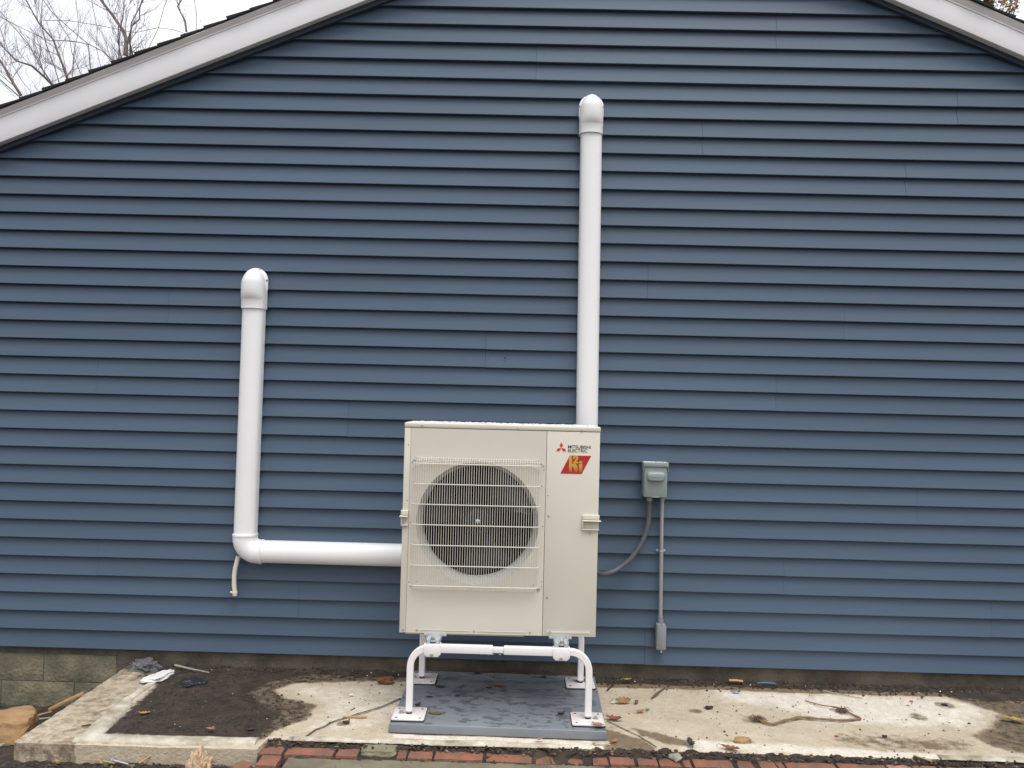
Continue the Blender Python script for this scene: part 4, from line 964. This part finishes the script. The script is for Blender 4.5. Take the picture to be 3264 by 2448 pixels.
# ------------------------------------------------ loose things
def rock(name, loc, size, seed, m, label, cat, rz=0, boxy=.0, rough=.25, group=None):
    bm = bmesh.new(); bmesh.ops.create_icosphere(bm, subdivisions=4 if max(size) > .1 else 3, radius=1)
    for q in bm.verts:
        p = q.co.copy(); mxa = max(abs(p.x), abs(p.y), abs(p.z)); p = p.lerp(p/mxa, boxy)
        k = 1+rough*N(p.x, p.y, p.z+seed, 1.1)+rough*.4*N(p.x, p.y, p.z+seed+5, 3)+rough*.15*N(p.x, p.y, p.z+seed+8, 8)
        q.co = Vector((p.x*k*size[0]/2, p.y*k*size[1]/2, p.z*k*size[2]/2+size[2]/2*.9))
    me = bpy.data.meshes.new(name); bm.to_mesh(me); bm.free(); me.shade_smooth()
    try: me.set_sharp_from_angle(angle=R(38))
    except Exception: pass
    o = link(name, me, m); o.location = loc; o.rotation_euler = (0, 0, rz); tag(o, label, cat, group); return o
rock('rock', (-2.43, -.70, -.165), (.28, .22, .16), 3, M['sand'], 'large yellow brown sandstone block on the dirt at the left photo edge', 'rock', .35, .72, .16)
rock('stone_fragment', (-.588, -.985, -.045), (.155, .088, .044), 9, M['olive'], 'flat olive grey stone set in the brick row left of the pad corner', 'stone', 0, .8, .18)
rock('rock_chip', (1.055, -.815, .0), (.075, .04, .022), 14, M['sand'], 'flat brown rock chip on the slab right of the pad', 'rock', .1, .4, .4)
rock('brick_fragment', (-.695, -.14, .002), (.085, .06, .032), 21, mat('rust chunk', (.22, .085, .03), .9, col2=(.10, .05, .025), vs=40), 'rust brown broken chunk by the wall left of the pad', 'fragment', .2, .5, .4)
rock('brick_fragment', (-1.135, -1.165, -.075), (.085, .075, .055), 27, M['brick'], 'broken red brick piece lying on dirt left of the brick row', 'fragment', .5, .6, .3)
rock('plaster_fragment', (-1.905, -.175, .004), (.085, .20, .024), 33, M['chipwhite'], 'white wedge of plaster lying near the wall at the left slab corner', 'fragment', -.25, .35, .4)
rock('stone_chip', (.40, -.893, .0), (.075, .035, .014), 37, M['mortar'], 'pale chip of mortar beneath the front right pad corner', 'fragment', .1, .6, .3)
rock('pebble', (1.188, -.147, .004), (.034, .018, .010), 41, M['chipblue'], 'flat grey blue pebble on pale slab near the wall', 'pebble', 0, .2, .3)
rock('mortar_lump', (.715, -1.0, -.014), (.045, .055, .026), 47, M['greywood'], 'grey lump of mortar on top of the brick row', 'fragment', .4, .4, .4)
rock('clod', (.995, -.39, .003), (.042, .030, .012), 51, M['chipdark'], 'dark brown soil clod on pale slab beyond the heat pump stand', 'clod', .3, .2, .5)
rock('acorn_cap', (-.785, -.735, .004), (.034, .020, .012), 53, M['chipdark'], 'small dark lump beside the crack left of the pad', 'clod', .1, .1, .3)
# crumpled things: a folded tan lump and two dark sheets
def crumple(name, loc, size, seed, m, label, cat, amp=.55, fr=2.2):
    bm = bmesh.new(); bmesh.ops.create_icosphere(bm, subdivisions=5, radius=1)
    for q in bm.verts:
        p = q.co.copy(); k = 1+amp*(abs(N(p.x, p.y, p.z+seed, fr))*1.6-.35)+amp*.5*(abs(N(p.x, p.y, p.z+seed+4, fr*2.4))-.2)+amp*.2*N(p.x, p.y, p.z+seed, fr*6)
        q.co = Vector((p.x*k*size[0]/2, p.y*k*size[1]/2, max(-.1, p.z*k)*size[2]/2+.002))
    me = bpy.data.meshes.new(name); bm.to_mesh(me); bm.free(); me.shade_smooth(); 
    try: me.set_sharp_from_angle(angle=R(50))
    except Exception: pass
    o = link(name, me, m); o.location = loc; tag(o, label, cat); return o
crumple('crumpled_foam', (-1.335, -1.12, -.09), (.10, .11, .19), 2, M['foam'], 'crumpled tan foam lump on the dirt before the slab edge', 'foam', .42, 3.0)
crumple('crumpled_sheet', (-2.045, -.028, -.002), (.19, .085, .11), 7, M['darkrag'], 'crumpled grey black sheet pushed against the block foundation', 'sheet', .4, 2.4)
crumple('plastic_scrap', (-1.69, -.275, .008), (.15, .13, .045), 12, mat('black film', (.022, .022, .025), .45), 'flat black plastic scrap half buried in dark soil', 'scrap', .45, 1.6)
# sticks, boards, straws
def stick(name, pts, r, m, label, cat='stick', n=7):
    b0 = Vector(pts[0]); mb = MB().tube([Vector(p)-b0 for p in pts], r, n); o = mb.build(name, m, smooth=50); o.location = b0; return tag(o, label, cat)
def plank(name, a, b, w, t, m, label, cat='wood strip'):
    a, b = Vector(a), Vector(b); d = (b-a).normalized(); s = d.cross(Vector((0, 0, 1))).normalized(); u = s.cross(d); mb = MB()
    mb.loft([[p+s*(w/2*i)+u*(t/2*j) for i, j in ((-1, -1), (1, -1), (1, 1), (-1, 1))] for p in (Vector((0, 0, 0)), (b-a)*.5+u*.002, b-a)])
    o = mb.build(name, m, bevel=min(w, t)*.15); o.location = a; return tag(o, label, cat)
plank('wood_stick', (-2.425, -.30, -.135), (-2.262, -.27, -.055), .026, .016, M['wood'], 'split tan wood stick leaning on the slab edge by the blocks')
plank('wood_strip', (-2.40, -.86, -.13), (-2.335, -.695, -.105), .03, .014, M['greywood'], 'pale grey strip beside the sandstone block')
plank('wood_sliver', (-2.515, -.31, -.175), (-2.44, -.245, -.165), .012, .006, M['wood'], 'thin wood sliver on dirt under the leaning stick')
plank('wood_splinter', (-2.53, -.35, -.18), (-2.40, -.33, -.165), .010, .006, M['greywood'], 'grey splinter on dirt behind the sandstone block')
stick('pale_twig', [(-1.875, -.04, .034), (-1.77, -.085, .030), (-1.655, -.125, .026)], [.0055, .005, .003], M['greywood'], 'straight pale twig on dark soil at the wall foot')
plank('yellow_strip', (1.185, -.012, .030), (1.258, -.020, .030), .018, .007, mat('yellow wood', (.50, .34, .13), .7), 'short yellow wood strip lying at the wall foot right of the conduit')
plank('blue_strip', (1.335, -.03, .026), (1.432, -.035, .027), .008, .004, M['blue'], 'thin blue plastic strip at the wall foot', 'strip')
stick('dark_twig', [(.719, -.275, .006), (.745, -.235, .010), (.775, -.17, .008), (.818, -.10, .006)], [.004, .007, .006, .003], mat('grey bark twig', (.10, .08, .06), .9), 'crooked dark twig on the slab below the conduit')
stick('black_twig', [(.498, -.165, .006), (.548, -.06, .010)], .004, mat('black twig', (.03, .025, .02), .9), 'straight black twig beside the back right pad corner')
stick('wire_line', [(1.676, -.087, .012), (1.76, -.13, .008), (1.852, -.175, .006)], .0022, M['greywood'], 'thin straight straw on the slab near the right wall foot', 'straw')
stick('tan_straw', [(1.778, -.937, .012), (1.842, -.982, .004)], .003, M['wood'], 'tan straw lying across the right brick row', 'straw')
stick('slab_splinter', [(-1.965, -.875, .007), (-1.93, -.86, .009)], .0035, M['chipdark'], 'tiny dark splinter on the bare left slab strip')
stick('orange_splinter', [(-.815, -.665, .006), (-.70, -.66, .008)], .0045, M['wood'], 'short orange wood splinter beside the crack left of the pad')
stick('ground_twig', [(-1.605, -1.09, -.062), (-1.555, -1.035, -.035)], .0038, M['wood'], 'light twig leaning on the front slab face')
stick('long_stem', [(-1.86, -1.075, -.062), (-1.77, -1.08, -.058), (-1.71, -1.09, -.065)], .0028, M['wood'], 'dry stem on dirt before the left slab face', 'stem')
stick('crossing_stem', [(-1.80, -1.055, -.058), (-1.76, -1.10, -.062)], .0026, M['wood'], 'dry stem crossing another before the left slab face', 'stem')
nl = stick('roofing_nail', [(-1.722, -1.075, -.058), (-1.645, -1.102, -.062)], .0032, M['galv'], 'shiny nail lying on dirt before the slab', 'nail', 10)
MB().cyl((-.004, .0015, 0), (1, -.35, 0), .0105, .003, 14).build('nail_head', M['galv'], nl, smooth=30)
vpts = spline([(1.20, -.545, .010), (1.215, -.585, .012), (1.253, -.606, .011), (1.30, -.575, .013), (1.386, -.520, .012), (1.432, -.507, .012), (1.493, -.514, .011), (1.56, -.520, .010), (1.622, -.523, .010), (1.69, -.505, .009), (1.722, -.485, .008), (1.70, -.44, .010), (1.672, -.375, .014), (1.64, -.345, .014), (1.593, -.324, .012), (1.555, -.28, .009), (1.529, -.24, .006)], 6)
rad_ = [.0058*(1+.55*N(p.x, p.y, 0, 40))*(.55+.45*math.sin(math.pi*min(1, .2+k/len(vpts)*.9))) for k, p in enumerate(vpts)]
vo = stick('dry_root', vpts, rad_, M['vine'], 'long bent dry root curled on the pale slab', 'root')
tf = MB(); rv = random.Random(8); b0 = Vector(vpts[0])
for cx, cy, n_, sp in ((1.20, -.54, 46, .055), (1.665, -.385, 40, .06)):
    for _ in range(n_):
        a = rv.uniform(0, 6.28); r_ = rv.uniform(.2, 1)*sp; h_ = rv.uniform(.004, .03)
        tf.tube([Vector((cx+rv.uniform(-.02, .02), cy+rv.uniform(-.02, .02), .006))-b0, Vector((cx+math.cos(a)*r_*.6, cy+math.sin(a)*r_*.5, h_))-b0, Vector((cx+math.cos(a)*r_, cy+math.sin(a)*r_*.8, .006))-b0], [.0022, .0018, .0008], 4)
tf.build('root_hairs', mat('root hair', (.12, .08, .05), .9), vo, smooth=60, kind='stuff')
for x, y, m, lb_ in ((2.102, -.199, 'chipred', 'tiny red plastic chip on the slab near the right wall foot'), (1.518, -.722, 'chipred', 'tiny red plastic chip on the slab near the brick row')):
    o = MB().box(-.009, .009, -.005, .005, 0, .006).build('plastic_chip', M[m], bevel=.002); o.location = (x, y, .003); o.rotation_euler.z = rv.uniform(-.5, .5); tag(o, lb_, 'chip')
for x, y, m, lb_, s_ in ((.672, -.447, 'chipgreen', 'tiny green plastic scrap beside a brown leaf on the slab', .009), (.508, -.358, 'chipwhite', 'small white chip touching the big tan oak leaf', .010), (1.745, -.715, 'chipdark', 'tiny dark chip on the right part of the slab', .011), (-.835, -.358, 'chipwhite', 'tiny white pebble on pale slab left of the pad', .010), (-.985, -.945, 'chipblue', 'tiny pale blue chip on the first brick', .009)):
    o = MB().box(-s_, s_, -s_*.6, s_*.6, 0, s_*.9).build('small_chip', M[m], bevel=s_*.25); o.location = (x, y, .004); o.rotation_euler.z = rv.uniform(-.8, .8); tag(o, lb_, 'chip')

# leaves
def leaf(x, y, z, rz, size, m, label, curl=.25, tilt=0., seed=0, lobes=4, asp=.55):
    rr = random.Random(seed); n = 22; L = []; size *= .85
    for k in range(n+1):
        t = k/n; env = math.sin(math.pi*min(1, t*.94+.03))**.7*(.75+.5*t*(1-t)*2)
        w = asp*.5*env*(.62+.38*abs(math.sin(math.pi*lobes*t+.4)))*rr.uniform(.92, 1.08)
        zz = curl*(t-.5)**2*1.2; row = []
        for s in (-1, -.5, 0, .5, 1):
            row.append(((t-.5)*size, s*w*size, (zz+curl*.9*abs(s)**1.6*w+.04*N(t*3, s, seed, 2)+.02)*size))
        L.append(row)
    mb = MB().loft(L, close=False, cap=False); mb.tube([(-.5*size, 0, curl*.3*size+.02*size), (-.62*size, .02*size, curl*.4*size), (-.75*size, .05*size, .02*size)], .012*size, 4)
    o = mb.build('leaf', M[m], smooth=70); o.location = (x, y, z); o.rotation_euler = (tilt, 0, rz); return tag(o, label, 'leaf', 'fallen leaves')
leaf(.560, -.345, .006, .15, .10, 'l_tan', 'largest curled tan oak leaf on the slab right of the pad', .75, .5, 1)
leaf(.625, -.345, .004, 1.2, .05, 'l_olive', 'small olive leaf standing beside the large tan oak leaf', .9, .6, 2)
leaf(.632, -.475, .004, .4, .06, 'l_orange', 'small brown leaf in front of the green scrap', .6, .1, 3)
leaf(.488, -.598, .005, -.3, .095, 'l_rust', 'curled brown leaf hugging the right side of the pad', .7, .1, 4)
leaf(.390, -.822, PT+.0145, -.5, .078, 'l_orange', 'orange lobed leaf on the front right base plate', .35, 0, 5, 5)
leaf(-.074, -.278, PT+.001, -.1, .085, 'l_rust', 'rust red leaf lying mid pad under the heat pump', .3, 0, 6, 2)
leaf(-.372, -.70, PT+.001, -.25, .085, 'l_olive', 'flat yellow olive leaf on the pad beside the front left plate', .08, 0, 7, 3)
leaf(-.197, -.076, PT+.001, .5, .07, 'l_dark', 'dark leaf at the back edge of the pad, centre left', .5, 0, 8)
leaf(.161, -.109, PT+.001, 1.9, .06, 'l_dark', 'dark leaf at the back of the pad nearest the rear right plate', .5, 0, 9)
leaf(-.385, -.322, PT+.001, -.2, .075, 'l_dark', 'dark leaf just in front of the rear left base plate', .4, 0, 10)
leaf(-.129, -.313, PT+.001, .2, .05, 'l_dark', 'small dark leaf left of the rust red leaf', .5, 0, 11)
leaf(-.421, -.474, PT+.001, .1, .045, 'l_dark', 'tiny dark leaf behind the front left leg on the pad', .4, 0, 12)
leaf(-.464, -.60, PT+.001, 1.0, .055, 'l_dark', 'dark curled leaf behind the front left base plate', .8, 0, 13)
leaf(-.282, -.443, PT+.001, .6, .04, 'l_dark', 'tiny dark leaf on the left middle of the pad', .4, 0, 14)
leaf(.229, -.66, PT+.001, .7, .06, 'l_dark', 'dark curled leaf beside the front right base plate', .7, 0, 15)
leaf(.338, -.204, PT+.0145, .1, .045, 'l_rust', 'brown leaf scrap lying on the rear right base plate', .5, 0, 16)
leaf(.372, -.19, PT+.0145, 1.3, .04, 'l_rust', 'brown leaf leaning on the rear right leg', .9, .4, 17)
leaf(2.497, -.46, .012, -.5, .12, 'l_yellow', 'yellow leaf on dark damp slab near the right photo edge', .3, 0, 18, 3)
leaf(-1.743, -.729, .016, .2, .065, 'l_yellow', 'yellow curled leaf on the dark soil patch', .6, 0, 19)
leaf(-1.365, -.90, .02, -.1, .05, 'l_orange', 'pale orange leaf on the front mortar bead', .4, 0, 20)
leaf(.462, -.868, .004, .9, .05, 'l_orange', 'orange leaf at the foot of the front right pad corner', .6, 0, 21)
leaf(.800, -.885, .006, 1.6, .09, 'l_dark', 'dark shrivelled leaf pile at the slab edge above the bricks', .9, .2, 22)
leaf(.975, -.915, .004, -.4, .10, 'l_rust', 'brown leaf at the slab edge by the right bricks', .5, 0, 23)
leaf(.62, -.035, .022, .2, .06, 'l_yellow', 'yellow leaf scrap at the wall foot right of the pad', .5, 0, 24)
leaf(.12, -.885, .010, .3, .05, 'l_tan', 'tan leaf under the front edge of the pad', .6, 0, 25)
leaf(-1.19, -.87, .012, .5, .055, 'l_dark', 'grey dark leaf near the front of the soil patch', .3, 0, 26)
for i, (x, y, s_, m, lb_) in enumerate(((-1.255, -1.10, .075, 'l_dark', 'dark purple leaf right of the tan foam lump'), (-1.205, -1.14, .07, 'l_rust', 'brown leaf between foam lump and brick piece'), (-1.165, -1.09, .06, 'l_dark', 'dark leaf above the broken brick piece'), (-1.28, -1.175, .07, 'l_tan', 'tan leaf below the foam lump on dirt'), (-1.06, -1.20, .05, 'l_yellow', 'yellow leaf below the end brick'), (-1.96, -1.085, .035, 'l_yellow', 'tiny yellow leaf on dirt below the left slab face'))):
    leaf(x, y, -.068, i*1.3, s_, m, lb_, .5, 0, 40+i)

# litter too small and too many to count
def litter(name, spots, m, label, seed, cat='litter'):
    rr = random.Random(seed); mb = MB()
    for (x, y, z, s) in spots:
        a = rr.uniform(0, 6.28); el = rr.uniform(.35, 1); ca_, sa_ = math.cos(a), math.sin(a); pts = []
        for dx, dy, dz in ((-1, 0, 0), (0, -el, 0), (1, 0, 0), (0, el, 0), (0, 0, rr.uniform(.3, .9)), (0, 0, -.3)):
            dx += rr.uniform(-.2, .2); dy += rr.uniform(-.2, .2); pts.append((x+(dx*ca_-dy*sa_)*s, y+(dx*sa_+dy*ca_)*s, z+dz*s))
        mb.add(pts, [(0, 1, 4), (1, 2, 4), (2, 3, 4), (3, 0, 4), (1, 0, 5), (2, 1, 5), (3, 2, 5), (0, 3, 5)])
    o = mb.build(name, M[m]); o['kind'] = 'stuff'; return tag(o, label, cat)
rl = random.Random(77)
def wallspots(n, smin, smax):
    o = []
    for _ in range(n):
        x = rl.uniform(-1.95, 3.2); y = .02-abs(rl.gauss(0, .06)); s = rl.uniform(smin, smax)
        if -.62 < x < .48 and y < -.03: continue
        o.append((x, y, max(.002, soil_h(x, y))+.002, s))
    return o
litter('soil_crumbs', wallspots(900, .004, .014)+[(x, y, max(.002, soil_h(x, y))+.001, rl.uniform(.003, .010)) for x, y in [(rl.uniform(-1.84, -1.0), rl.uniform(-.92, -.05)) for _ in range(900)] if sdist(DIRT, x, y) > .0], 'chipdark', 'dark soil crumbs strewn over wall foot and dirt patch', 1)
litter('tan_crumbs', wallspots(110, .003, .008)+[(x, y, max(.002, soil_h(x, y))+.002, rl.uniform(.003, .008)) for x, y in [(rl.uniform(-1.84, -1.0), rl.uniform(-.92, -.05)) for _ in range(30)] if sdist(DIRT, x, y) > .0], 'chiptan', 'tan crumbs and bark bits along the wall foot', 2)
litter('white_crumbs', wallspots(22, .003, .007)+[(rl.uniform(-1.8, -1.0), rl.uniform(-.92, -.1), .014, rl.uniform(.0015, .0035)) for _ in range(26)], 'chipwhite', 'white paint flecks scattered in the soil', 3)
sp_ = []
for _ in range(420):
    x = rl.uniform(-1.2, 3.0); y = rl.uniform(-.92, -.1)
    if -.6 < x < .47: continue
    sp_.append((x, y, .003, rl.choice((.0025, .003, .004, .005, .007))))
litter('slab_crumbs', sp_, 'chipdark', 'fine dark grit scattered on the pale slab', 4)
litter('brick_litter', [(rl.uniform(-1.1, 2.9), rl.uniform(-1.0, -.93), rl.uniform(-.012, .0), rl.uniform(.004, .015)) for _ in range(650)], 'chipdark', 'dark litter lodged between bricks and slab edge', 5)
litter('brick_litter_tan', [(rl.uniform(-1.1, 2.9), rl.uniform(-1.01, -.93), rl.uniform(-.010, .002), rl.uniform(.003, .012)) for _ in range(150)], 'chiptan', 'tan litter lodged between bricks and slab edge', 6)
litter('walk_grit', [(rl.uniform(-.9, 2.6), rl.uniform(-1.3, -1.07), -.024, rl.uniform(.002, .005)) for _ in range(260)], 'chiptan', 'fine grit scattered on the front walk', 7)
gs = []
for _ in range(1500):
    x = rl.uniform(-2.9, -.95); y = rl.uniform(-1.35, -1.06) if rl.random() < .6 else rl.uniform(-1.0, .0)
    if y > -1.05 and x > -2.19: continue
    gs.append((x, y, ground_z(x, y)+.002, rl.uniform(.004, .016)))
litter('ground_litter', gs[:1000], 'chipdark', 'dark leaf litter covering the dirt at lower left', 8)
litter('ground_litter_tan', gs[1000:], 'chiptan', 'tan leaf litter on the dirt at lower left', 9)
weeds = MB()
for _ in range(45):
    x, y = rl.choice(((-2.24, -1.10), (-1.48, -1.11), (-1.75, -1.12), (-1.70, -1.11), (-2.3, -1.05))); x += rl.gauss(0, .03); y += rl.gauss(0, .02); z = ground_z(x, y)
    a = rl.uniform(0, 6.28); l_ = rl.uniform(.012, .03); d = Vector((math.cos(a), math.sin(a), .6))*l_; s_ = Vector((-math.sin(a), math.cos(a), 0))*l_*.25; p = Vector((x, y, z))
    weeds.add([p, p+d*.5+s_, p+d, p+d*.5-s_], [(0, 1, 2, 3)])
w_ = weeds.build('weeds', M['green'], kind='stuff'); tag(w_, 'tiny green weed sprigs on dirt at lower left', 'weeds')
